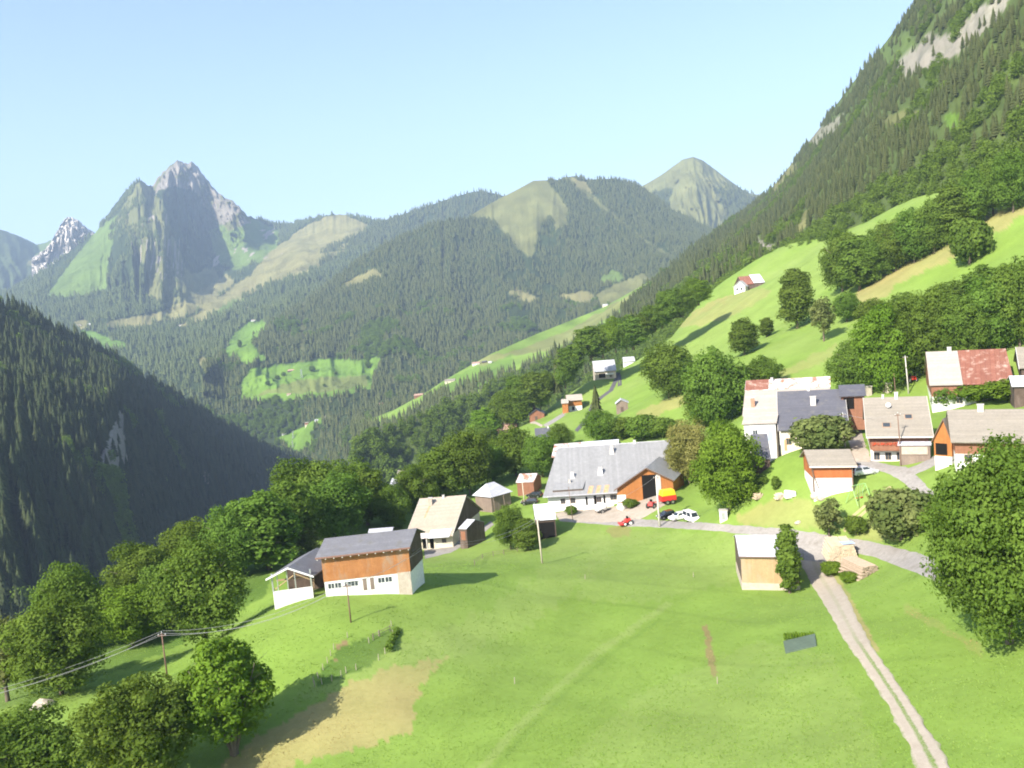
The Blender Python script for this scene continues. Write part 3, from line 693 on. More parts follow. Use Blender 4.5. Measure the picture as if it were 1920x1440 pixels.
# wooded lower edge of the strip of fields
p = tri_area_sample(LAND["slope"][0], 8.5, rg); px, py, _ = proj(p)
edge = np.interp(px, [600, 740, 800, 850, 900, 960, 1060, 1190, 1300], [800, 800, 752, 738, 712, 700, 660, 572, 500])
p = p[py > edge + 3 * fbm(px / 20, px * 0, 2)]
plant("conifer_forest", p, rg.uniform(14, 22, len(p)), FAR, M_CONIFER, rg)
SINGLES = []                     # conifers that may stand as objects of their own
def forest_mixed(G, spacing, opens, hlo, hhi, bl_rule, keep, name, hidden, far_split):
    p = tri_area_sample(G, spacing, rg); p = p[~(open_mask(p, opens, 5) & (rg.uniform(size=len(p)) > 0.06))]; px, py, _ = proj(p); p = p[keep(px, py, p)]
    h = rg.uniform(hlo, hhi, len(p)) * (1 + 0.3 * clump(p, 35, 13)) * np.where(rg.uniform(size=len(p)) < .12, 1.3, 1)
    px = proj(p)[0]
    if name == 'mountain': h = h * np.interp(px, [1200, 1500], [1.2, 0.72])
    v = visible(p, h); p, h = p[v], h[v]; px, py, _ = proj(p); bl = bl_rule(px, py, p); d = np.linalg.norm(p, axis=1)
    con = ~bl; inside = (px > 10) & (px < 1910) & (py > 20) & (py < 1400) & ~hidden(px, py)
    return p, h, d, con, bl, inside
# right mountain
p, h, d, con, bl, ins = forest_mixed(LAND["mountain_r"][0], 6.3, R_OPEN, 8.5, 15,
    lambda px, py, p: (clump(p, 110, 3) + np.clip((np.interp(px, [1000, 1300, 1650, 1920], [640, 520, 330, 160]) - py) / -140.0, -0.22, 0.9) > 0.14),
    lambda px, py, p: (clump(p, 45, 9) > np.where((px > 1500) & (py < 260), -0.45, -0.75)), "mountain", lambda px, py: py > np.interp(px, [800, 1000, 1300, 1900], [760, 690, 560, 330]), 0)
SINGLES.append((p, h, d, con & ins)); R_SET = (p, h, bl, con)
# dark spur on the left
spur_hidden = lambda px, py: py > np.interp(px, [0, 100, 210, 330, 520, 560], [1150, 1080, 1050, 990, 900, 850])
p, h, d, con, bl, ins = forest_mixed(LAND["spur"][0], 6.9, [((0,0,0), 0, [(182,880),(203,820),(222,765),(234,785),(240,880),(215,896)])], 11, 20,
    lambda px, py, p: (clump(p, 60, 7) > 0.5) & (px < 400), lambda px, py, p: (py < 1290) & (clump(p, 30, 21) > -0.75), "spur", spur_hidden, 0)
SINGLES.append((p, h, d, con & ins)); L_SET = (p, h, bl, con)
# the 300 conifers that show largest stand as single trees
sc_ = np.concatenate([s[1] / s[2] * s[3] for s in SINGLES]); order = np.argsort(-sc_)[:300]
n0 = len(SINGLES[0][0]); sel = [order[order < n0], order[order >= n0] - n0]
CON_ME = []; SHADE_ME = []
for i in range(5):
    V, Fc, T = conifer_mid(np.random.default_rng(40 + i), 12, 9, 0.135 + 0.014 * i)
    me = mesh_np("conifer_tree", V, Fc, 3); add_attr(me, "tint", T); me.materials.append(M_CONIFER); CON_ME.append(me)
    m2 = me.copy(); m2.materials.clear(); m2.materials.append(M_CONIFER_SHADE); SHADE_ME.append(m2)
def single(me, p, h, label, group, w=1.0):
    o = bpy.data.objects.new("conifer_tree", me); COL.objects.link(o); o.location = [float(c) for c in p]; o.scale = (h * w, h * w, h); o.rotation_euler = (0, 0, random.uniform(0, 6.28))
    return tag(o, label, "tree", group)
lab = ["dark conifer in the forest on the steep mountainside at the right", "dark conifer in the forest on the shaded hillside at the left"]
grp = ["conifers on the steep right mountainside", "conifers on the dark left hillside"]
for s in (0, 1):
    p, h = SINGLES[s][0], SINGLES[s][1]
    for i in sel[s]: single((CON_ME, SHADE_ME)[s][i % 5], p[i], float(h[i]), lab[s], grp[s], random.uniform(0.9, 1.2))
for (p, h, bl, con), s in ((R_SET, 0), (L_SET, 1)):
    k = con.copy(); k[sel[s]] = False
    plant("conifer_forest", p[k], h[k], MIDP, (M_CONIFER, M_CONIFER_SHADE)[s], rg, rg.uniform(0.9, 1.2, k.sum()))
    if bl.sum(): plant("broadleaf_wood", p[bl], h[bl] * 0.72, BLOB, M_BROAD, rg)
print("TREES", len(R_SET[0]), len(L_SET[0]), sel[0].size, sel[1].size)
# ------------------------------------------------------------------ building materials
M_SLATE = m_surface("grey_slate_roof", (0.155, 0.155, 0.17), (0.19, 0.19, 0.205), 0.6, 0.6, "tiles", 0.33, (0, 1, 0), 0.4, (0.13, 0.125, 0.11), 0.3, bump=0.03)
M_DARKSLATE = m_surface("dark_slate_roof", (0.10, 0.10, 0.118), (0.13, 0.13, 0.15), 0.6, 0.6, "tiles", 0.33, (0, 1, 0), 0.4, (0.14, 0.135, 0.13), 0.3, bump=0.03)
M_LIGHTROOF = m_surface("light_grey_roof", (0.25, 0.25, 0.252), (0.285, 0.285, 0.286), 0.25, 0.5, "tiles", 0.5, (1, 0, 0), 0.12, None, bump=0.01)
M_BEIGEROOF = m_surface("beige_tile_roof", (0.40, 0.335, 0.262), (0.46, 0.39, 0.31), 0.35, 0.7, "tiles", 0.4, (0, 1, 0), 0.18, (0.36, 0.30, 0.22), 0.1)
M_TAUPE = m_surface("taupe_tile_roof", (0.27, 0.24, 0.195), (0.315, 0.28, 0.23), 0.5, 0.75, "tiles", 0.36, (0, 1, 0), 0.4, (0.26, 0.23, 0.18), 0.3, bump=0.03)
M_STONEROOF = m_surface("pale_weathered_roof", (0.38, 0.335, 0.29), (0.45, 0.40, 0.35), 0.5, 0.8, "tiles", 0.5, (0, 1, 0), 0.3, (0.34, 0.30, 0.25), 0.3, bump=0.03)
M_ZINC = m_surface("bright_sheet_metal", (0.62, 0.63, 0.66), (0.72, 0.73, 0.76), 0.5, 0.4, "tiles", 0.9, (1, 0, 0), 0.2, None, spec=0.5)
M_ZINCRUST = m_surface("stained_sheet_metal", (0.62, 0.58, 0.56), (0.70, 0.67, 0.66), 0.5, 0.5, "tiles", 0.9, (1, 0, 0), 0.25, (0.33, 0.14, 0.08), 0.55)
M_RUST = m_surface("rusty_sheet_metal", (0.21, 0.075, 0.048), (0.29, 0.13, 0.09), 0.5, 0.75, "tiles", 0.85, (1, 0, 0), 0.5, (0.42, 0.30, 0.24), 0.3)
M_RUSTPALE = m_surface("faded_rusty_metal", (0.40, 0.24, 0.18), (0.50, 0.34, 0.28), 0.6, 0.7, "tiles", 0.85, (1, 0, 0), 0.3, (0.30, 0.13, 0.08), 0.3)
M_GREYMETAL = m_surface("grey_lilac_metal_roof", (0.46, 0.46, 0.50), (0.53, 0.53, 0.57), 0.4, 0.5, "tiles", 0.8, (1, 0, 0), 0.2, None)
M_TIMBER = m_surface("orange_timber", (0.34, 0.135, 0.045), (0.47, 0.22, 0.085), 0.7, 0.8, "planks", 0.22, (1, 0, 0), 0.45, (0.30, 0.20, 0.13), 0.35)
M_REDTIMBER = m_surface("reddish_timber", (0.38, 0.11, 0.035), (0.46, 0.16, 0.055), 0.7, 0.75, "planks", 0.25, (1, 0, 0), 0.4)
M_ORANGEBOARD = m_surface("orange_boards", (0.36, 0.135, 0.035), (0.43, 0.18, 0.055), 0.5, 0.7, "planks", 0.25, (1, 0, 0), 0.3)
M_BLOND = m_surface("blond_timber", (0.40, 0.275, 0.14), (0.47, 0.34, 0.19), 0.6, 0.75, "planks", 0.24, (1, 0, 0), 0.35, (0.36, 0.29, 0.2), 0.4)
M_OLDWOOD = m_surface("old_dark_wood", (0.085, 0.06, 0.045), (0.14, 0.10, 0.08), 0.7, 0.85, "planks", 0.22, (1, 0, 0), 0.4, (0.17, 0.13, 0.11), 0.2)
M_OLDWOODY = m_surface("old_dark_wood_side", (0.085, 0.06, 0.045), (0.14, 0.10, 0.08), 0.7, 0.85, "planks", 0.22, (0, 1, 0), 0.4, (0.17, 0.13, 0.11), 0.2)
M_GREYWOOD = m_surface("grey_wood", (0.20, 0.15, 0.12), (0.28, 0.22, 0.18), 0.7, 0.85, "planks", 0.24, (1, 0, 0), 0.4)
M_BROWNWOOD = m_surface("brown_wood", (0.24, 0.105, 0.06), (0.31, 0.15, 0.09), 0.7, 0.8, "planks", 0.24, (1, 0, 0), 0.4)
M_WHITE = m_surface("white_render", (0.74, 0.73, 0.70), (0.80, 0.79, 0.77), 0.5, 0.9, c3=(0.62, 0.58, 0.52), stain=0.0)
M_CREAM = m_surface("cream_render", (0.68, 0.60, 0.46), (0.74, 0.66, 0.52), 0.5, 0.9)
M_STONE = m_surface("rubble_stone", (0.40, 0.34, 0.27), (0.52, 0.46, 0.38), 2.2, 0.95, bump=0.06)
M_CONC = m_surface("concrete", (0.48, 0.45, 0.41), (0.56, 0.53, 0.49), 0.8, 0.9)
M_GLASS = m_plain("dark_window_glass", (0.05, 0.06, 0.07), 0.08, 0.6)
M_FRAME = m_plain("window_frame_wood", (0.30, 0.20, 0.13), 0.6)
M_WFRAME = m_plain("window_frame_white", (0.72, 0.72, 0.70), 0.5)
M_DARK = m_plain("dark_interior", (0.012, 0.011, 0.010), 0.9, 0.1)
M_TRIM = m_plain("eave_board", (0.62, 0.58, 0.52), 0.7)
M_TRIMD = m_plain("dark_eave_board", (0.16, 0.10, 0.07), 0.7)
M_STEEL = m_plain("galvanised_steel", (0.55, 0.56, 0.58), 0.35, 0.5, 0.6)
M_BRICK = m_surface("chimney_brick", (0.36, 0.19, 0.12), (0.44, 0.26, 0.18), 2.0, 0.9)

class House:
    """roof seen from the front: front eave ends EL, ER = (px, py, range), ridge ends RL, RR = (px, py); everything else follows from the pitch"""
    def __init__(s, name, label, EL, ER, RL, RR, pitch, wall_h, cat="house", group=None, ov=0.5, ovs=0.4, t=0.16, drop=4.0, backdrop=0.0):
        a, b = P(*EL), P(*ER)
        ze = (a[2] + b[2]) / 2
        ex = b - a; ex[2] = 0; L = np.linalg.norm(ex); ex /= L; ey = np.array([-ex[1], ex[0], 0])
        mid = (a + b) / 2; s.L, s.ex, s.ey = L, ex, ey
        # ridge: walk back from the eave until the line of sight through the ridge pixels gives the wanted pitch
        def rid(v):
            o = []
            for q, e in ((RL, a), (RR, b)):
                d = np.hypot(e[0], e[1]); c = e + ey * v; dd = np.hypot(c[0], c[1]); o.append(P(q[0], q[1], dd))
            return o
        lo, hi = 0.3, 40.0
        for _ in range(40):
            v = (lo + hi) / 2; o = rid(v); rise = (o[0][2] + o[1][2]) / 2 - ze
            if rise / v > pitch: lo = v
            else: hi = v
        o = rid(v); s.v = v; s.rise = (o[0][2] + o[1][2]) / 2 - ze
        xs = [float((q - mid) @ ex) for q in o]
        s.sh = float(np.clip(((xs[0] + L / 2) + (xs[1] - L / 2)) / 2 / v, -0.45, 0.45))
        s.z0 = ze - wall_h; s.h = wall_h; s.ov, s.ovs, s.t, s.drop, s.bd = ov, ovs, t, drop, backdrop
        yaw = math.atan2(ex[1], ex[0])
        s.root = empty(name, (mid[0], mid[1], s.z0), yaw); tag(s.root, label, cat, group)
        s.he = s.h; s.hr = s.h + s.rise; s.mid = mid
    def pt(s, x, y, z): return (x + s.sh * y, y, z)
    def roof_z(s, y):
        return s.he + s.rise * (y / s.v) if y <= s.v else s.hr - (s.rise + s.bd) * (y - s.v) / s.v
    def roof(s, m, name="roof", x0=None, x1=None, front=True, back=True, up=0.0):
        x0 = -s.L / 2 if x0 is None else x0; x1 = s.L / 2 if x1 is None else x1; b = MB()
        if front: b.slab([s.pt(x0, 0, s.he + up), s.pt(x1, 0, s.he + up), s.pt(x1, s.v, s.hr + up), s.pt(x0, s.v, s.hr + up)], s.t)
        if back: b.slab([s.pt(x0, s.v + .004, s.hr + up), s.pt(x1, s.v + .004, s.hr + up), s.pt(x1, 2 * s.v, s.he - s.bd + up), s.pt(x0, 2 * s.v, s.he - s.bd + up)], s.t)
        return b.build(name, m, s.root)
    def prof(s, x, g, zb, ztop=None):
        """gable-end outline at local x; g = grow outwards (m)"""
        y0, y1 = s.ov - g, 2 * s.v - s.ov + g; k = s.t + 0.02
        c = lambda z: z if ztop is None else min(z, ztop)
        return [s.pt(x, y0, zb), s.pt(x, y1, zb), s.pt(x, y1, c(s.roof_z(y1) - k)), s.pt(x, s.v, c(s.hr - k)), s.pt(x, y0, c(s.roof_z(y0) - k))]
    def walls(s, m, name="wall", g=0.0, zb=None, ztop=None, x0=None, x1=None):
        x0 = -s.L / 2 + s.ovs if x0 is None else x0; x1 = s.L / 2 - s.ovs if x1 is None else x1; zb = -s.drop if zb is None else zb
        return MB().prism(s.prof(x0 - g, g, zb, ztop)[::-1], s.prof(x1 + g, g, zb, ztop)[::-1]).build(name, m, s.root)
    def fx(s, u): return -s.L / 2 + s.ovs + u * (s.L - 2 * s.ovs)
    def window(s, u, z, w, h, mf=None, mg=None, g=0.0, name="window"):
        """window in the front wall: u along the wall 0..1, z above the base"""
        x = s.fx(u) + s.sh * s.ov; y = s.ov - g; f = MB(); q = 0.07
        f.box(x - w/2 - q, x + w/2 + q, y - 0.05, y + 0.02, z - q, z); f.box(x - w/2 - q, x + w/2 + q, y - 0.05, y + 0.02, z + h, z + h + q)
        f.box(x - w/2 - q, x - w/2, y - 0.05, y + 0.02, z, z + h); f.box(x + w/2, x + w/2 + q, y - 0.05, y + 0.02, z, z + h); f.box(x - 0.03, x + 0.03, y - 0.045, y + 0.02, z, z + h)
        fo = f.build(name, mf or M_WFRAME, s.root)
        MB().box(x - w/2, x + w/2, y - 0.02, y + 0.03, z, z + h).build("pane", mg or M_GLASS, fo); return fo
    def panel(s, name, u0, u1, z0, z1, m, g=0.0, out=0.04, y=None):
        x0, x1 = s.fx(u0) + s.sh * s.ov, s.fx(u1) + s.sh * s.ov; yy = (s.ov - g) if y is None else y
        return MB().box(x0, x1, yy - out, yy + 0.02, z0, z1).build(name, m, s.root)
    def chimney(s, u, fy, w, h, m, cap=None, d=None):
        y = fy * s.v; x = s.fx(u) + s.sh * y; z = s.roof_z(y); d = d or w
        c = MB().box(x - w/2, x + w/2, y - d/2, y + d/2, z - 0.8, z + h).build("chimney", m, s.root)
        MB().box(x - w/2 - .08, x + w/2 + .08, y - d/2 - .08, y + d/2 + .08, z + h, z + h + 0.1).build("chimney_cap", cap or M_CONC, c); return c
    def skylight(s, u, fy, w, l):
        y = fy * s.v; x = s.fx(u) + s.sh * y; k = s.rise / s.v; up = 0.07
        q = [s.pt(x - s.sh*y + a * w/2, y + b * l/2, s.roof_z(y) + b * l/2 * k + up) for a, b in ((-1,-1),(1,-1),(1,1),(-1,1))]
        f = MB().slab(q, 0.1).build("skylight", M_FRAME, s.root); q2 = [((p[0] - x) * .8 + x, (p[1] - y) * .8 + y, (p[2] - s.roof_z(y) - up) * .8 + s.roof_z(y) + up + 0.012) for p in q]
        MB().slab(q2, 0.02).build("pane", M_GLASS, f)
    def fascia(s, m):
        b = MB(); b.box(-s.L/2, s.L/2, -0.06, -0.004, s.he - s.t - 0.06, s.he + 0.0)
        return b.build("eave_board", m, s.root)
    def verges(s, m):
        b = MB()
        for x in (-s.L/2 - 0.06, s.L/2 + 0.004):
            b.prism([s.pt(x, 0, s.he - s.t - .08), s.pt(x, s.v, s.hr - s.t - .08), s.pt(x, s.v, s.hr + .03), s.pt(x, 0, s.he + .03)], [s.pt(x + .056, 0, s.he - s.t - .08), s.pt(x + .056, s.v, s.hr - s.t - .08), s.pt(x + .056, s.v, s.hr + .03), s.pt(x + .056, 0, s.he + .03)])
        return b.build("verge_board", m, s.root)
    def rafters(s, m, n, w=0.14):
        for i in range(n):
            b = MB()
            x = -s.L/2 + 0.25 + (s.L - 0.5) * i / (n - 1); k = s.rise / s.v
            b.prism([(x - w/2, 0.02, s.he - s.t - .24), (x + w/2, 0.02, s.he - s.t - .24), (x + w/2, 0.02, s.he - s.t - .02), (x - w/2, 0.02, s.he - s.t - .02)],
                    [(x - w/2, 0.62, s.he - s.t - .24 + .6*k), (x + w/2, 0.62, s.he - s.t - .24 + .6*k), (x + w/2, 0.62, s.he - s.t - .02 + .6*k), (x - w/2, 0.62, s.he - s.t - .02 + .6*k)])
            b.build("rafter_end", m, s.root)
    def ridge_cap(s, m):
        return MB().tube([s.pt(-s.L/2, s.v, s.hr + 0.01), s.pt(s.L/2, s.v, s.hr + 0.01)], 0.11, 6).build("ridge_cap", m, s.root)

class Gable:
    """gable end seen from the front: eave tips EL, ER = (px, py, range) and apex AP = (px, py); the ridge runs back by depth, towards pixel RB if given"""
    def __init__(s, name, label, EL, ER, AP, depth, wall_h, cat="house", group=None, RB=None, ov=0.4, ovf=0.5, t=0.16, drop=4.0, root=None):
        a, b = P(*EL), P(*ER); ex = b - a; ex[2] = 0; L = np.linalg.norm(ex); ex /= L; ey = np.array([-ex[1], ex[0], 0]); mid = (a + b) / 2
        ap = P(AP[0], AP[1], (EL[2] + ER[2]) / 2)
        s.L, s.D = L, depth; s.zl, s.zr = a[2], b[2]; zb = min(a[2], b[2]) - wall_h
        s.root = tag(empty(name, (mid[0], mid[1], zb), math.atan2(ex[1], ex[0])), label, cat, group)
        s.ax = float((ap - mid) @ ex); s.az = ap[2] - zb; s.lz, s.rz = a[2] - zb, b[2] - zb
        s.sh = 0.0
        if RB is not None:
            c = P(RB[0], RB[1], np.hypot(*(ap + ey * depth)[:2])); s.sh = float(np.clip(((c - mid) @ ex - s.ax) / depth, -0.5, 0.5))
        s.ov, s.ovf, s.t, s.drop = ov, ovf, t, drop
    def pt(s, x, y, z): return (x + s.sh * y, y, z)
    def roof(s, m, ml=None):
        for nm, mm, q in (("roof", m, [s.pt(-s.L/2, 0, s.lz), s.pt(s.ax, 0, s.az), s.pt(s.ax, s.D, s.az), s.pt(-s.L/2, s.D, s.lz)]),
                      ("roof", ml or m, [s.pt(s.ax + .004, 0, s.az), s.pt(s.L/2, 0, s.rz), s.pt(s.L/2, s.D, s.rz), s.pt(s.ax + .004, s.D, s.az)])):
            MB().slab(q, s.t).build(nm, mm, s.root)
    def prof(s, y, zb, ztop=None, g=0.0):
        x0, x1 = -s.L/2 + s.ov - g, s.L/2 - s.ov + g; k = s.t + 0.03
        zl = s.lz + (s.az - s.lz) * (x0 + s.L/2) / (s.ax + s.L/2) - k; zr = s.rz + (s.az - s.rz) * (s.L/2 - x1) / (s.L/2 - s.ax) - k
        c = lambda z: z if ztop is None else min(z, ztop)
        return [s.pt(x0, y, zb), s.pt(x1, y, zb), s.pt(x1, y, c(zr)), s.pt(s.ax, y, c(s.az - k)), s.pt(x0, y, c(zl))]
    def walls(s, m, name="wall", zb=None, ztop=None, g=0.0, y1=None):
        zb = -s.drop if zb is None else zb
        return MB().prism(s.prof(s.ovf - g, zb, ztop, g), s.prof((s.D - s.ovf if y1 is None else y1) + g, zb, ztop, g)).build(name, m, s.root)
    def panel(s, name, x0, x1, z0, z1, m, out=0.04, g=0.0):
        return MB().box(x0, x1, s.ovf - g - out, s.ovf + 0.02, z0, z1).build(name, m, s.root)
    def verge(s, m):
        b = MB()
        for (xa, za), (xb, zb) in (((-s.L/2, s.lz), (s.ax, s.az)), ((s.ax, s.az), (s.L/2, s.rz))):
            b.prism([(xa, -.06, za - s.t - .06), (xb, -.06, zb - s.t - .06), (xb, -.06, zb + .02), (xa, -.06, za + .02)], [(xa, -.004, za - s.t - .06), (xb, -.004, zb - s.t - .06), (xb, -.004, zb + .02), (xa, -.004, za + .02)])
        b.build("verge_board", m, s.root)

# ------------------------------------------------------------------ the long timber barn in front (left)
h = House("timber_barn", "long barn with weathered orange timber front, grey slate roof and white windowed base", (590,1043,114.2), (769,1029,113.0), (606,1007), (784,992), 0.45, 4.85, "barn", ov=0.75, ovs=0.55)
h.roof(M_SLATE); h.walls(M_WHITE, ztop=1.5); h.walls(M_TIMBER, "timber_cladding", 0.06, 1.22); h.fascia(m_plain("rusty_gutter", (0.22, 0.12, 0.09), 0.6)); h.rafters(M_TRIM, 12)
h.panel("stone_corner", 0.845, 1.0, -3.5, 1.3, M_STONE, out=0.12)
gx = h.L/2 - h.ovs + 0.06
MB().prism([(gx + h.sh*y, y, z) for y, z in ((0.8, 1.24), (2*h.v - 0.8, 1.24), (2*h.v - 0.8, h.roof_z(2*h.v-.8) - .25), (h.v, h.hr - .25), (0.8, h.roof_z(.8) - .25))], [(gx + .05 + h.sh*y, y, z) for y, z in ((0.8, 1.24), (2*h.v - 0.8, 1.24), (2*h.v - 0.8, h.roof_z(2*h.v-.8) - .25), (h.v, h.hr - .25), (0.8, h.roof_z(.8) - .25))]).build("gable_cladding", M_OLDWOODY, h.root)
for u in (0.075, 0.15, 0.265, 0.345, 0.655, 0.74): h.window(u, 0.2, 0.85, 0.68)
for u in (0.46, 0.545):
    d = h.panel("door", u - 0.022, u + 0.022, -0.6, 1.05, M_GREYWOOD); 
barn = h
# the open shed built against its left end
g = Gable("open_shed", "open-gabled grey-roofed shed with white front wall, left of the timber barn", (498,1086,116.0), (588,1080,115.2), (539,1064), 8.0, 4.3, "shed", RB=(596,1031), ov=0.35, ovf=0.3)
g.roof(M_SLATE); g.verge(m_plain("white_verge", (0.75, 0.75, 0.73), 0.6))
wl = MB(); wl.box(-g.L/2 + .7, g.L/2 - .35, .30, .55, -4, 2.75); wl.build("wall", M_WHITE, g.root)
MB().box(-g.L/2 + .7 + 1.2, g.L/2 - .4 + 3.2, 7.3, 7.55, -4, 4.0).build("back_wall", M_OLDWOOD, g.root)  # dark boards, widened so the open gable's inside reads as shade
for x in (-g.L/2 + .75, g.L/2 - .45): MB().box(x - .1, x + .1, .32, .52, 2.75, g.lz + .45).build("post", M_STEEL, g.root)
for x in (-1.7, -0.4, 0.6): MB().box(x - .06, x + .06, .4, .5, 2.75, g.az - .3 - abs(x - g.ax) * 0.3).build("post", M_STEEL, g.root)
MB().tube([(-g.L/2 + .8, .5, 2.9), (g.ax + 0.6, .5, 4.6)], .08, 6).build("brace", M_BLOND, g.root); MB().tube([(g.ax + 0.6, .5, 4.9), (g.L/2 - .3, .5, 3.6)], .08, 6).build("brace", M_BLOND, g.root)
MB().box(-g.L/2 + .9, g.L/2 - .7, 3.0, 3.2, 3.3, 3.5).build("cross_beam", M_BLOND, g.root)
shed = g

# ------------------------------------------------------------------ beige-roofed farmhouse and its neighbours
h = House("farmhouse", "farmhouse under a broad beige roof with rust streak below its chimney", (757,1004,175.0), (849,1011,173.5), (782,935), (880,926), 0.62, 2.4, "house", ov=1.2, ovs=0.5)
h.roof(M_BEIGEROOF); h.walls(M_CREAM, ztop=2.6); h.walls(M_OLDWOODY, "timber_gable", 0.05, 2.3, 12.0, x0=0.0); h.verges(M_TRIM)
h.chimney(0.26, 0.83, 0.8, 1.3, M_STONE); h.chimney(0.52, 0.97, 0.4, 0.5, M_WHITE)
q0, q1 = h.fx(0.22), h.fx(0.285); k = h.rise / h.v
MB().slab([h.pt(q0, h.v*.48, h.roof_z(h.v*.48) + .015), h.pt(h.fx(.255), h.v*.48, h.roof_z(h.v*.48) + .015), h.pt(q1, h.v*.78, h.roof_z(h.v*.78) + .015), h.pt(h.fx(.235), h.v*.78, h.roof_z(h.v*.78) + .015)], .01).build("rust_streak", m_surface("rust_streak", (0.42, 0.22, 0.10), (0.52, 0.38, 0.24), 1.5, 0.8), h.root)
MB().slab([h.pt(h.fx(.5), -.4, h.he - .1), h.pt(h.fx(.99), -.4, h.he - .1), h.pt(h.fx(.99), 1.6, h.he + 1.6*k + .06), h.pt(h.fx(.5), 1.6, h.he + 1.6*k + .06)], .06).build("metal_eave", M_ZINC, h.root)
MB().slab([h.pt(h.fx(.25), -.3, h.he - .05), h.pt(h.fx(.49), -.3, h.he - .05), h.pt(h.fx(.49), 1.0, h.he + 1.0*k + .05), h.pt(h.fx(.25), 1.0, h.he + 1.0*k + .05)], .06).build("metal_eave", M_ZINCRUST, h.root)
h.panel("doorway", .3, .42, -.3, 1.9, M_DARK); h.panel("doorway", .47, .56, -.3, 1.8, M_DARK); h.window(.8, .7, .8, .8, M_FRAME)
MB().box(h.fx(.455)-.1, h.fx(.455)+.1, -.1, .1, -1.5, h.he - .2).build("post", M_TRIM, h.root)
fh = h
h = House("lean_shed", "small dark shed with pale metal roof against the beige farmhouse's gable", (859,993,172), (874,990,171), (876,977), (894,968), 0.45, 1.9, "shed", ov=.15, ovs=.1, t=.08)
h.roof(M_GREYMETAL); h.walls(M_OLDWOOD); h.panel("door", .2, .8, -.5, 1.3, M_BROWNWOOD)
# hipped barn
def hipped(name, label, EL, ER, depth, apex_px, ridge, wall_h, mw, mr, mf=None, cat="shed"):
    a, b = P(*EL), P(*ER); ex = b - a; ex[2] = 0; L = np.linalg.norm(ex); ex /= L; ey = np.array([-ex[1], ex[0], 0]); mid = (a + b) / 2
    ap = P(apex_px[0], apex_px[1], np.hypot(*(mid + ey * depth * .35)[:2])); ze = (a[2] + b[2]) / 2; z0 = ze - wall_h
    rt = tag(empty(name, (mid[0], mid[1], z0), math.atan2(ex[1], ex[0])), label, cat)
    h_ = wall_h; H_ = ap[2] - z0; ax = float((ap - mid) @ ex)
    c = [(-L/2, 0, h_), (L/2, 0, h_), (L/2 + .2*depth, depth, h_), (-L/2 + .2*depth, depth, h_)]; r1 = (ax, depth * .35, H_); r2 = (ax + .06*depth, depth * .7, H_)
    MB().add(c + [r1, r2], [(0, 3, 2, 1), (1, 2, 5, 4), (2, 3, 5), (3, 0, 4, 5)]).build("roof", mr, rt)
    MB().add([(x, y - .01, z + .01) for x, y, z in (c[0], c[1], r1)] + [(x, y + .12, z - .03) for x, y, z in (c[0], c[1], r1)], [(0, 1, 2), (5, 4, 3), (0, 3, 4, 1), (1, 4, 5, 2), (2, 5, 3, 0)]).build("roof_hip", mf or mr, rt)
    MB().prism([(-L/2 + .5, .5, -4), (L/2 - .5, .5, -4), (L/2 - .5 + .2*depth, depth - .4, -4), (-L/2 + .5 + .2*depth, depth - .4, -4)], [(-L/2 + .5, .5, h_ - .02), (L/2 - .5, .5, h_ - .02), (L/2 - .5 + .2*depth, depth - .4, h_ - .02), (-L/2 + .5 + .2*depth, depth - .4, h_ - .02)]).build("wall", mw, rt)
    for y in (.5, 3.5): MB().tube([(L/2 + .35 + .2*y, y, -2), (L/2 + .1 + .2*y, y, h_ - .1)], .09, 6).build("post", M_GREYWOOD, rt)
    return rt
hipped("hipped_shed", "tall grey wooden shed with bright hipped metal roof behind the beige farmhouse", (885,929,199), (921,933,195), 6.5, (911,907), 2, 3.4, M_GREYWOOD, M_GREYMETAL, M_ZINC)
h = House("low_shed", "low grey metal roof showing just behind the long timber barn", (690,998,166), (736,995,165), (692,992), (737,988), 0.25, 2.0, "shed"); h.roof(M_GREYMETAL); h.walls(M_GREYWOOD)

# ------------------------------------------------------------------ the large farm in the middle
h = House("large_farmhouse", "large farmhouse with light grey roof and gabled orange barn front", (1018,936,182.0), (1268,911,182.0), (1041,849), (1286,815), 0.62, 3.1, "farmhouse", ov=1.3, ovs=0.6)
h.roof(M_LIGHTROOF); h.walls(M_WHITE); h.ridge_cap(M_GREYMETAL); h.fascia(M_GREYMETAL)
big = h; k = h.rise / h.v
# raised strip of roof at the lower left, over a dark gap
y0, y1 = .9, 3.2; xa, xb = h.fx(.045), h.fx(.29)
MB().slab([h.pt(xa, y0, h.roof_z(y0) + .55), h.pt(xb, y0, h.roof_z(y0) + .55), h.pt(xb, y1, h.roof_z(y1) + .12), h.pt(xa, y1, h.roof_z(y1) + .12)], .14).build("dormer_roof", M_LIGHTROOF, h.root)
MB().prism([h.pt(xa + .1, y0 + .1, h.roof_z(y0 + .1) - .1), h.pt(xb - .1, y0 + .1, h.roof_z(y0 + .1) - .1), h.pt(xb - .1, y1 - .2, h.roof_z(y1 - .2) - .1), h.pt(xa + .1, y1 - .2, h.roof_z(y1 - .2) - .1)], [h.pt(xa + .1, y0 + .1, h.roof_z(y0 + .1) + .37), h.pt(xb - .1, y0 + .1, h.roof_z(y0 + .1) + .37), h.pt(xb - .1, y1 - .2, h.roof_z(y1 - .2) + .02), h.pt(xa + .1, y1 - .2, h.roof_z(y1 - .2) + .02)]).build("dormer_wall", M_OLDWOOD, h.root)
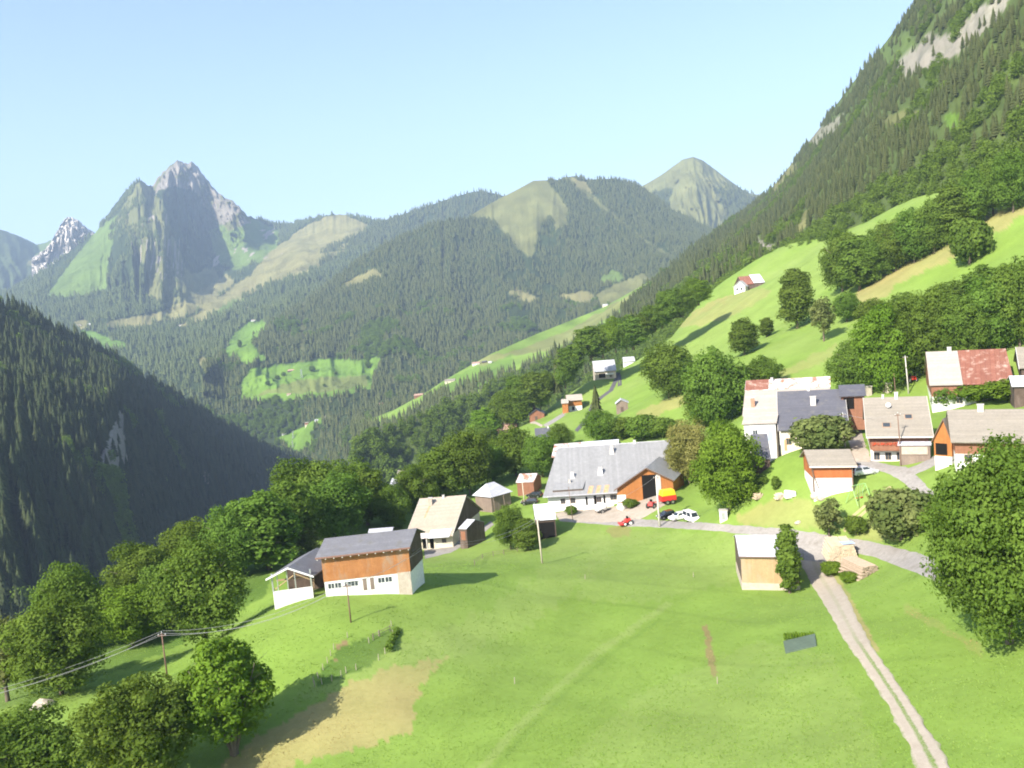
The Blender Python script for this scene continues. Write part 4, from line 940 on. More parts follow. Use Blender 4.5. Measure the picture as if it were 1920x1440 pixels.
def taper(x, y, w, hh, m, w2):
    z = h.roof_z(y); X = h.fx(x) + h.sh * y
    o = MB().prism([(X - w/2, y - w/2, z - .8), (X + w/2, y - w/2, z - .8), (X + w/2, y + w/2, z - .8), (X - w/2, y + w/2, z - .8)], [(X - w2/2, y - w2/2, z + hh), (X + w2/2, y - w2/2, z + hh), (X + w2/2, y + w2/2, z + hh), (X - w2/2, y + w2/2, z + hh)]).build("chimney", m, h.root)
    MB().box(X - w2/2 - .05, X + w2/2 + .05, y - w2/2 - .05, y + w2/2 + .05, z + hh, z + hh + .12).build("chimney_cap", M_CONC, o)
taper(.175, h.v * .36, 1.0, 1.0, M_WHITE, .55); taper(.395, h.v * .40, 1.25, 1.2, M_WHITE, .8); taper(.45, h.v * .82, 1.2, 1.5, M_CONC, .6); taper(.165, h.v * .24, .6, .7, M_CONC, .4); taper(.62, h.v * 1.0, .6, .5, M_WHITE, .5)
for u0, u1 in ((.33, .365), (.395, .425), (.455, .49)): 
    MB().slab([h.pt(h.fx(u0), .05, h.roof_z(.05) + .012), h.pt(h.fx(u1), .05, h.roof_z(.05) + .012), h.pt(h.fx(u1), 2.0, h.roof_z(2.0) + .012), h.pt(h.fx(u0), 2.0, h.roof_z(2.0) + .012)], .008).build("rust_stain", bpy.data.materials["rust_streak"], h.root)
for u in (.12, .2): h.window(u, 1.0, .9, 1.0, M_FRAME)
h.panel("doorway", .30, .315, -.4, 2.2, M_DARK); h.panel("doorway", .365, .385, -.4, 2.3, M_DARK); h.panel("doorway", .44, .455, -.4, 2.3, M_DARK)
h.window(.405, .9, .9, 1.0, M_FRAME); h.window(.52, 1.2, 1.3, 1.0, M_FRAME)
MB().box(h.fx(.285), h.fx(.53), .15, .3, -4, .55).build("front_step_wall", M_WHITE, h.root)
# its gabled barn wing, a part of the same house
W = Gable("barn_wing", None, (1151,919,177.2), (1264,901,177.8), (1211,877), 11.0, 2.6, None, RB=(1236,851), ov=.45, ovf=.7)
WINGPARTS = []
def wing_to_farm():
    """the wing is built in its own frame, then its pieces become parts of the farmhouse"""
    bpy.context.view_layer.update()
    Mi = h.root.matrix_world.inverted() @ W.root.matrix_world
    for o in list(COL.objects):
        if o.parent is W.root:
            o.parent = h.root; o.matrix_parent_inverse = Matrix.Identity(4); o.matrix_basis = Mi
    bpy.data.objects.remove(W.root)
W.roof(M_LIGHTROOF); W.verge(M_TRIMD)
W.walls(M_ORANGEBOARD, "barn_front", zb=-.8); W.walls(M_WHITE, "wall", zb=-5, ztop=-.6, g=.08)
W.panel("barn_doorway", W.ax - 1.0, W.ax + 2.0, -.9, W.az - 1.7, M_DARK); W.panel("barn_door", W.ax + 2.05, W.ax + 2.9, -.9, W.az - 1.7, M_CONC, .1)
W.panel("side_door", W.ax + 3.4, W.ax + 5.0, -.9, 1.2, M_BROWNWOOD, .05); W.panel("wall_patch", -W.L/2 + .6, -W.L/2 + 2.4, -.2, 1.3, M_WHITE, .06)
MB().tube([(W.ax + 3.3, .6, 1.2), (W.ax + 4.2, .6, 1.75), (W.ax + 5.1, .6, 1.2)], .06, 5).build("door_arch", M_TRIMD, W.root)
wing_to_farm()
h = House("metal_roofed_barn", "barn with bright, rust-striped metal roof standing behind the large farmhouse", (1034,858,205), (1158,846,205), (1042,833), (1158,823), 0.35, 4.0, "barn"); h.roof(M_ZINC, x0=h.fx(.42)); h.roof(M_ZINCRUST, "rusty_roof", x1=h.fx(.415), up=-.05); h.walls(M_GREYWOOD)
h = House("field_shed", "small open shed with white metal roof beside the tall pole on the meadow edge", (1004,976,165), (1043,973,165), (993,947), (1044,942), 0.5, 2.6, "shed", t=.08, ov=.3, ovs=.2)
h.roof(M_ZINC); h.walls(M_OLDWOOD, x0=h.fx(0), ztop=20); h.panel("opening", .06, .94, -2.2, 2.0, M_DARK); MB().box(h.fx(0)-.1, h.fx(0)+.12, .1, .3, -3, 2.5).build("post", M_GREYWOOD, h.root)
h = House("rusty_roofed_shed", "little brown shed with white and rusty metal roof, under trees left of large farmhouse", (967,905,204), (1001,903,203), (973,890), (1009,885), 0.5, 1.9, "shed", t=.08, ov=.2, ovs=.2); h.roof(M_ZINCRUST); h.walls(M_BROWNWOOD)
h = House("valley_barn", "grey metal roof half hidden by trees below the village", (729,912,312), (757,911,311), (735,896), (763,895), 0.5, 3, "barn"); h.roof(M_GREYMETAL); h.walls(M_GREYWOOD)
h = House("valley_house", "pale house with cream wall and brown roof deep in the valley beyond the trees", (744,888,470), (764,887,470), (747,881), (764,880), 0.5, 4, "house"); h.roof(M_TAUPE); h.walls(M_CREAM); h.window(.3, 1.5, 1, 1.2, M_FRAME); h.window(.7, 1.5, 1, 1.2, M_FRAME)

# ------------------------------------------------------------------ right of the junction
h = House("plank_barn", "blond plank barn with light metal roof beside the gravel track", (1386,1051,119.3), (1500,1037,119.0), (1377,1010), (1490,996), 0.35, 3.7, "barn", ov=.3, ovs=.25, t=.1)
h.roof(M_GREYMETAL); h.walls(M_BLOND, zb=-.3); h.walls(M_STONE, "stone_base", .08, -4, -.2); h.fascia(M_TRIMD)
gl = h.fx(0) - .06
MB().prism([(gl + h.sh*y, y, z) for y, z in ((.32, .1), (2*h.v - .32, .1), (2*h.v - .32, h.roof_z(2*h.v-.32) - .16), (h.v, h.hr - .16), (.32, h.roof_z(.32) - .16))], [(gl + .05 + h.sh*y, y, z) for y, z in ((.32, .1), (2*h.v - .32, .1), (2*h.v - .32, h.roof_z(2*h.v-.32) - .16), (h.v, h.hr - .16), (.32, h.roof_z(.32) - .16))]).build("gable_cladding", M_OLDWOODY, h.root)
MB().box(h.fx(1) + .02, h.fx(1) + .06, .8, 3.6, 0, 3.0).build("side_panel", M_DARK, h.root)  # dark panel on the right end wall
h = House("granary", "small red-timbered granary on a white base, silver car parked beside it", (1518,880,138.5), (1607,868,138.5), (1507,849), (1593,836), 0.5, 3.9, "granary", ov=.7, ovs=.6)
h.roof(M_TAUPE); h.walls(M_WHITE, ztop=2.0); h.walls(M_REDTIMBER, "timber_cladding", .06, 1.9); h.fascia(M_TRIM); h.verges(M_TRIMD)
for x in (h.fx(0), h.fx(1)): MB().box(x - .09 + h.sh*.6, x + .09 + h.sh*.6, .5, .68, -.3, 3.6).build("post", M_TRIMD, h.root)
MB().tube([(h.fx(.1), .35, .3), (h.fx(-.05), .4, 3.2)], .06, 5).build("brace", M_TRIMD, h.root)
h = House("old_house", "old house with pale roof and rusty ridge strip, white annex in front", (1392,785,178), (1558,769,178), (1399,718), (1556,702), 0.5, 4.2, "house", ov=.4, ovs=.3)
h.roof(M_STONEROOF); h.walls(M_WHITE); k = h.rise / h.v
y0 = h.v * .7
MB().slab([h.pt(-h.L/2 - .05, y0, h.roof_z(y0) + .06), h.pt(h.L/2 + .05, y0, h.roof_z(y0) + .06), h.pt(h.L/2 + .05, h.v + .02, h.hr + .07), h.pt(-h.L/2 - .05, h.v + .02, h.hr + .07)], .05).build("rusty_ridge_strip", M_ZINCRUST, h.root)
MB().slab([h.pt(-h.L/2, y0 + .1, h.roof_z(y0 + .1) + .09), h.pt(h.fx(.27), y0 + .1, h.roof_z(y0 + .1) + .09), h.pt(h.fx(.27), h.v, h.hr + .10), h.pt(-h.L/2, h.v, h.hr + .10)], .02).build("rusty_sheet", M_RUST, h.root)
h.chimney(.10, .26, .75, 1.7, M_BRICK); h.chimney(.31, .92, .45, .9, M_WHITE)
h2 = House("white_annex", "white annex with cream hipped roof in front of the rust-ridged house", (1391,798,165), (1456,790,165), (1402,781), (1452,774), 0.5, 3.4, "annex", ov=.3, ovs=.3); h2.roof(M_STONEROOF); h2.walls(M_WHITE); h2.window(.35, 1.2, .8, .9); h2.panel("door", .75, .9, 0, 2, m_plain("blue_door", (0.35, 0.45, 0.6), 0.5))
h = House("slate_house", "house with wide dark slate roof and a stubby pale chimney, trees before it", (1459,813,164), (1592,797,164), (1452,741), (1588,722), 0.55, 4.0, "house", ov=.6, ovs=.4)
h.roof(M_DARKSLATE); h.walls(M_CREAM); h.verges(M_TRIM); h.chimney(.53, .62, 1.0, 1.5, M_CONC, d=.7); h.chimney(.47, 1.0, .4, .5, M_WHITE)
for u in (.12, .55, .85): h.window(u, 1.2, .9, 1.1, M_FRAME)
h.panel("door", .05, .09, 0, 2.1, M_BLOND)
h = House("open_lean_to", "low dark-roofed open lean-to joined to the slate-roofed house's right end", (1574,746,171), (1624,738,171), (1572,724), (1621,718), 0.35, 2.6, "lean-to", ov=.6, ovs=.3); h.roof(M_DARKSLATE); h.walls(M_BROWNWOOD); h.panel("opening", .1, .55, 0, 2.1, M_DARK)
h = House("dark_roofed_outbuilding", "small steep dark slate outbuilding right of the bright green tree", (1414,863,152), (1446,857,152), (1409,815), (1437,812), 0.7, 2.2, "outbuilding", ov=.3, ovs=.2); h.roof(M_DARKSLATE); h.walls(M_OLDWOOD)
h = House("taupe_house", "house with taupe roof, two skylights and red flowers along its front", (1625,829,146), (1750,808,146), (1613,756), (1743,732), 0.58, 4.2, "house", ov=1.0, ovs=.6)
h.roof(M_TAUPE); h.walls(M_WHITE, ztop=2.0); h.walls(M_BROWNWOOD, "timber_cladding", .05, 1.9); h.fascia(M_TRIM); h.verges(M_TRIM)
h.skylight(.30, .28, 1.3, 1.0); h.skylight(.70, .48, 1.2, 1.0); h.chimney(.53, .97, .5, .9, M_WHITE); h.chimney(.29, .98, .3, .5, M_WHITE)
bl = MB().box(h.fx(.02), h.fx(.62), -.25, h.ov - .06, 1.95, 2.1).build("balcony", M_BROWNWOOD, h.root)
MB().box(h.fx(.02), h.fx(.62), -.3, -.2, 2.1, 2.95).build("railing", M_BROWNWOOD, bl)
for u in (.1, .3, .5, .8): h.window(u, .3 if u < .7 else 2.3, .8, 1.1, M_FRAME)
fm = m_surface("red_geraniums", (0.45, 0.04, 0.02), (0.55, 0.10, 0.03), 8.0, 0.9)
for u in (.08, .2, .33, .46, .57):
    Vv, Ff, _ = crown_cloud(rg, 60, [(0, 0, 0, .3), (.35, 0, 0, .25), (-.35, 0, .05, .25)], .09)
    o = link("flower_box", mesh_np("flower_box", Vv + np.array([h.fx(u), -.3, 3.0]), Ff, 4), fm, h.root)
Vv = MB().tube([(0, 0, 0), (0, -.12, 0)], [.42, .36], 12); dsh = Vv.build("satellite_dish", M_WHITE, h.root); y = h.v * .72; dsh.location = (h.fx(.37) + h.sh*y, y - .35, h.roof_z(y) + .5)
h2 = House("trellis", "grey wooden woodstore in front of the taupe-roofed house", (1683,840,144.6), (1746,829,144.6), (1684,833), (1747,822), 0.3, 1.5, "trellis", ov=.2, ovs=.2, t=.08); h2.roof(M_GREYMETAL); h2.walls(M_GREYWOOD); h2.panel("front_panel", .08, .92, 0, 1.2, M_STONE, out=.15)  # low roofed box standing for a grey trellis wall with a glassy top
h = House("wide_taupe_house", "wide taupe-roofed house at the photo's right edge behind the big tree", (1783,838,133), (1965,820,133), (1772,777), (1952,757), 0.5, 3.6, "house", ov=.8, ovs=.6)
h.roof(M_TAUPE); h.walls(M_WHITE, ztop=1.75); h.walls(M_BROWNWOOD, "timber_cladding", .05, 1.75); h.chimney(.36, .97, .8, .8, M_CONC)
for u in (.15, .4, .65): h.window(u, .6, .9, 1.0, M_FRAME)
g2 = Gable("porch", "small gabled porch with orange timber between the two taupe-roofed houses", (1746,828,138), (1786,831,137), (1768,785), 5.0, 4.2, "porch", RB=(1790,778), ov=.3, ovf=.4); g2.roof(M_TAUPE); g2.walls(M_WHITE, ztop=2.2); g2.walls(M_ORANGEBOARD, "timber_gable", zb=2.1, g=.05); g2.verge(M_TRIMD); g2.panel("opening", -1.0, .6, 2.3, 4.0, M_DARK, .1)
h = House("rusty_barn", "upper barn with roof half pale tiles, half rust-red ribbed metal", (1743,731,183), (1902,709,183), (1728,669), (1894,644), 0.5, 4.2, "barn", ov=.5, ovs=.4)
h.roof(M_STONEROOF, x1=h.fx(.40)); h.roof(M_RUST, "rusty_roof", x0=h.fx(.405), up=.03); h.walls(M_WHITE, ztop=1.9); h.walls(M_BROWNWOOD, "timber_cladding", .05, 1.85); h.chimney(.29, .97, .7, .9, M_WHITE); h.window(.35, .5, .9, .9, M_FRAME); h.window(.6, .5, .9, .9, M_FRAME)
h = House("metal_canopy", "white corrugated canopy at the right edge beside the rust-roofed barn", (1897,728,168), (1950,720,168), (1891,708), (1944,700), 0.3, 2.6, "canopy", t=.08); h.roof(M_ZINC); h.walls(M_OLDWOOD)
h = House("edge_house", "dark house with white verge cut by the right edge above the canopy", (1911,694,188), (1990,684,188), (1905,655), (1980,644), 0.5, 3.0, "house"); h.roof(M_TAUPE); h.walls(M_OLDWOOD); h.verges(M_WFRAME)

# ------------------------------------------------------------------ houses on the slope beyond
h = House("hillside_farm", "remote hillside farm with white gable and red roof under the forest", (1393,538,480), (1434,526,480), (1384,522), (1424,512), 0.5, 3.6, "farm"); h.roof(M_RUST, x1=h.fx(.5)); h.roof(M_ZINC, "metal_roof", x0=h.fx(.51), up=.5); h.walls(M_OLDWOOD); h.window(.6, 1.0, 1, 1, M_FRAME)
g2 = Gable("white_house", "white-walled house standing at the lower end of the remote hillside farm", (1374,538,474), (1398,537,474), (1386,527), 7, 3.8, "house", RB=(1392,522), drop=1.5); g2.roof(M_ZINC); g2.walls(M_WHITE); g2.panel("window", -1.6, -.6, 2, 3.3, M_GLASS); g2.panel("window", .6, 1.6, 2, 3.3, M_GLASS)
h = House("grey_hillside_house", "grey-roofed house with open front at the end of asphalt lane", (1114,698,420), (1156,693,420), (1109,680), (1153,671), 0.5, 3.4, "house", ov=.9); h.roof(M_GREYMETAL); h.walls(M_STONE); h.panel("opening", .18, .5, 0, 2.2, M_DARK); h.panel("balcony", .5, .9, 1.4, 2.2, M_WHITE, out=.5); h.window(.75, .2, 1.0, .9, M_FRAME); h.panel("stone_gable", .88, 1.0, -3, 2.6, M_CREAM, out=.08)
h = House("white_shed", "low white shed with grey roof near the asphalt lane's top end", (1169,679,440), (1191,676,440), (1168,670), (1188,668), 0.45, 2.6, "shed"); h.roof(M_GREYMETAL); h.walls(M_WHITE)
h = House("orange_chalet", "orange wooden chalet with white base alone on the hillside", (1063,753,385), (1093,748,385), (1061,741), (1090,738), 0.45, 4.6, "chalet", ov=.9, ovs=.6); h.roof(M_STONEROOF); h.walls(M_WHITE, ztop=2.0); h.walls(M_ORANGEBOARD, "timber_cladding", .05, 1.9); h.window(.3, 2.4, .9, .9, M_FRAME); h.window(.7, 2.4, .9, .9, M_FRAME); h.panel("doorway", .25, .45, 0, 1.7, M_DARK)
h2 = House("chalet_wing", "lower wing with own pale roof on the orange chalet's left side", (1052,757,380), (1066,755,380), (1052,749), (1066,747), 0.45, 3.6, "chalet wing"); h2.roof(M_STONEROOF); h2.walls(M_ORANGEBOARD)
g2 = Gable("dark_cabin", "dark red-brown cabin with gable end beside a bend of the drive", (991,779,395), (1022,775,395), (1005,768), 8, 2.2, "cabin"); g2.roof(M_DARKSLATE); g2.walls(M_BROWNWOOD); g2.panel("door", -1, .2, -.5, 1.5, M_OLDWOOD)
h = House("rust_roofed_house", "faded rusty roof of a house among the trees left of dark cabin", (931,809,395), (968,801,395), (933,788), (970,782), 0.5, 2.8, "house"); h.roof(M_RUSTPALE); h.walls(M_OLDWOOD); h.chimney(.35, .55, .6, .8, M_WHITE)
h = House("grey_roofed_house", "dark grey roof of a house at the foot of the pale drive", (1004,823,330), (1034,820,330), (1003,804), (1031,800), 0.55, 3, "house"); h.roof(M_DARKSLATE); h.walls(M_CREAM); h.window(.7, 1, 1, 1, M_FRAME); h.chimney(.9, .95, .5, .6, M_WHITE)
g2 = Gable("field_hut", "little brown hut with gable end standing alone in the field", (1153,758,330), (1179,755,330), (1164,749), 5, 2.8, "hut"); g2.roof(M_GREYMETAL); g2.walls(M_GREYWOOD); g2.panel("door", -.6, .5, -.4, 1.5, M_OLDWOOD)

# ------------------------------------------------------------------ tiny far houses, set on the land where the line of sight meets it
def far_house(px, py, wpx, label, mr, mw, name="farmhouse", hw=4.0, timber=None):
    q = hit(px, py); d = math.hypot(q[0], q[1]); Lm = wpx * d / F; vpx = 0.42 * Lm * F / d * 0.75; ex = Lm * F / d / 2; up = hw * F / d * .8
    h = House(name, label, (px - ex, py - up + .09 * ex, d), (px + ex, py - up - .09 * ex, d), (px - ex + 1, py - up - vpx * .62 + .09 * ex), (px + ex + 1, py - up - vpx * .62 - .09 * ex), 0.5, hw, "house", drop=6)
    h.roof(mr); h.walls(mw)
    if timber: h.walls(timber, "timber_cladding", .08, hw * .5)
    for u in (.25, .7): h.panel("window", u - .05, u + .05, 1.2, 2.4, M_GLASS)
    return h
far_house(892, 685, 15, "white farmhouse with rusty roof at the crest of the far green strip", M_RUSTPALE, M_WHITE)
far_house(907, 681, 9, "small dark barn right behind the far white farmhouse", M_DARKSLATE, M_OLDWOOD, "barn", 3)
far_house(918, 681, 7, "tiny pale shed right of the far white farmhouse and dark barn", M_ZINC, M_WHITE, "shed", 2.5)
far_house(843, 718, 20, "cream farmhouse with brown roof low on the far green strip", M_TAUPE, M_CREAM)
far_house(784, 745, 17, "reddish house at the bottom tip of the far green strip", M_RUSTPALE, M_BROWNWOOD)
far_house(713, 760, 8, "lone bright orange chalet in the middle of far woods", M_RUSTPALE, M_ORANGEBOARD, "chalet", 4)
far_house(576, 797, 11, "cream house with timber top, left end of the valley row", M_TAUPE, M_CREAM, "house", 5, M_REDTIMBER)
far_house(594, 791, 10, "white house with grey roof, middle of the valley row", M_GREYMETAL, M_WHITE, "house", 4)
far_house(613, 784, 9, "pinkish house with pale roof, right end of the valley row", M_STONEROOF, M_CREAM, "house", 4)
far_house(533, 816, 10, "white house at the dark hillside's edge in the valley", M_STONEROOF, M_WHITE, "house", 4)
far_house(541, 742, 8, "cream house in trees below the far sloping meadow", M_RUSTPALE, M_CREAM, "house", 4)
far_house(545, 697, 13, "brown cabin on the upper edge of the far sloping meadow", M_RUSTPALE, M_OLDWOOD, "cabin", 3)
far_house(168, 610, 9, "tiny white house on the far pass below the rocky peak", M_ZINC, M_WHITE, "house", 5)
far_house(147, 612, 9, "tiny brown house left of the white one on the far pass", M_TAUPE, M_CREAM, "house", 5)
far_house(465, 578, 8, "small white hut in the clearing right of the far tan pasture", M_STONEROOF, M_WHITE, "hut", 5)
far_house(474, 603, 8, "small pale hut above the far green clearing", M_STONEROOF, M_WHITE, "hut", 5)
far_house(444, 680, 7, "small white hut at the foot of the far green clearing", M_ZINC, M_WHITE, "hut", 4)
far_house(338, 612, 6, "small tan hut at the forest edge under the far pasture", M_STONEROOF, M_CREAM, "hut", 5)
far_house(1134, 575, 10, "pale farm at the top end of the far green strip", M_GREYMETAL, M_CREAM, "farm", 4)
far_house(1187, 556, 7, "tiny white house high up where the far strip meets the mountain", M_ZINC, M_WHITE, "house", 4)
# ------------------------------------------------------------------ broadleaf trees near by, each one a thing with trunk and crown
def limb_mesh(rng, z0, z1, wid, n=7, r=0.03, stems=1):
    b = MB()
    for s in range(stems):
        a = 2 * math.pi * s / stems + rng.uniform(-.3, .3); sp = 0.0 if stems == 1 else 0.04
        base = (sp * .5 * math.cos(a), sp * .5 * math.sin(a), -0.08); lean = 0.0 if stems == 1 else 0.16
        top = (lean * math.cos(a) * 1.5, lean * math.sin(a) * 1.5, z1 * 0.78); mid = (top[0] * .4, top[1] * .4, z1 * .3); rr = r if stems == 1 else r * .55
        b.tube([base, (base[0], base[1], 0.04), mid, ((mid[0] + top[0]) / 2, (mid[1] + top[1]) / 2, z1 * .55), top], [rr * 1.5, rr * 1.1, rr * .8, rr * .5, rr * .15], 8)
        for k in range(n if stems == 1 else 3):
            f = rng.uniform(.25, .7); p0 = (mid[0] * f * 1.4, mid[1] * f * 1.4, z0 + (z1 - z0) * f * .7); an = rng.uniform(0, 6.28); q = wid * rng.uniform(.5, .85)
            p2 = (p0[0] + q * math.cos(an), p0[1] + q * math.sin(an), min(z1 * .9, p0[2] + q * rng.uniform(.4, .9))); p1 = tuple((p0[i] * .5 + p2[i] * .5) + (0.02 if i == 2 else 0) for i in range(3))
            b.tube([p0, p1, p2], [rr * .5, rr * .3, rr * .06], 5)
    me = bpy.data.meshes.new("trunk"); me.from_pydata(b.v, [], b.f); me.update(); smooth(me); me.materials.append(M_BARK); return me
PROTO = {}
def proto(key, n, lobes, leaf, inner, trunk, mats):
    V, Fc, T = crown_cloud(rg, n, lobes, leaf, 1.0, inner)
    keep = np.repeat(V.reshape(-1, 4, 3)[:, :, 2].min(1) > 0.015, 4); V = V[keep]; T = T[keep]; Fc = np.arange(len(V)).reshape(-1, 4)
    cr_ = {}
    for m in mats:
        me = mesh_np("crown", V, Fc, 4); add_attr(me, "tint", T); me.materials.append(m); cr_[m.name] = me
    ext = (np.percentile(V[:, 0], 99) - np.percentile(V[:, 0], 1)); PROTO[key] = (cr_, trunk, ext, V[:, 2].max())
MS = [M_BROAD, M_BRIGHT, M_PALE, M_YELLOW]
for i in range(4):
    proto("R%d" % i, 30000, lobes_for(rg, 30 + 4 * i, 0.0, 1.0, 0.47, 0.07, 0.2), 0.0118, 0.3, limb_mesh(rg, .1, 1.0, .4, r=.018), MS)
for i in range(2):
    proto("T%d" % i, 18000, lobes_for(rg, 24, 0.0, 1.0, 0.30, 0.07, 0.15, cone=0.35), 0.013, 0.3, limb_mesh(rg, .1, 1.0, .24, r=.016), MS)
proto("M0", 22000, lobes_for(rg, 46, 0.10, 1.0, 0.42, 0.06, 0.12, cone=0.25), 0.0125, 0.3, limb_mesh(rg, .1, 1.0, .34, r=.022, stems=7), MS)
proto("M1", 22000, lobes_for(rg, 42, 0.0, 1.0, 0.50, 0.07, 0.14), 0.0125, 0.3, limb_mesh(rg, .1, 1.0, .42, r=.022), MS)
proto("C0", 7000, lobes_for(rg, 26, 0.02, 1.0, 0.19, 0.07, 0.11, cone=0.3), 0.02, 0.3, limb_mesh(rg, .02, 1.0, .14, r=.02), MS)
proto("S0", 7000, lobes_for(rg, 18, 0.0, 1.0, 0.62, 0.17, 0.28), 0.035, 0.3, limb_mesh(rg, .02, .9, .45, r=.025, stems=4), MS)
proto("P0", 3200, lobes_for(rg, 26, 0.15, 1.0, 0.36, 0.07, 0.13), 0.022, 0.4, limb_mesh(rg, .2, 1.0, .33, n=12, r=.02), MS)
proto("H0", 80000, lobes_for(rg, 95, -0.02, 1.0, 0.50, 0.05, 0.16), 0.0085, 0.3, limb_mesh(rg, .05, 1.0, .42, n=14, r=.02), MS)
def tree(key, bx, by, wpx, ty, label, m=None, group="broadleaf trees about the village", name="broadleaf_tree", q=None, cat="tree"):
    q = ground(bx, by) if q is None else q; d = np.linalg.norm(q)
    dd = float(q @ fw); hm = (by - ty) * dd / F * 1.04; wm = wpx * dd / F
    crs, trk, ext, zt = PROTO[key]; m = m or M_BROAD
    r = tag(empty(name, q, random.uniform(0, 6.28)), label, cat, group); s = (wm * .93 / ext, wm * .93 / ext, hm / zt)
    for nm, me in (("trunk", trk), ("crown", crs[m.name])):
        o = bpy.data.objects.new(nm, me); COL.objects.link(o); o.parent = r; o.scale = s
    return r
B, L_, P_ = M_BROAD, M_BRIGHT, M_PALE
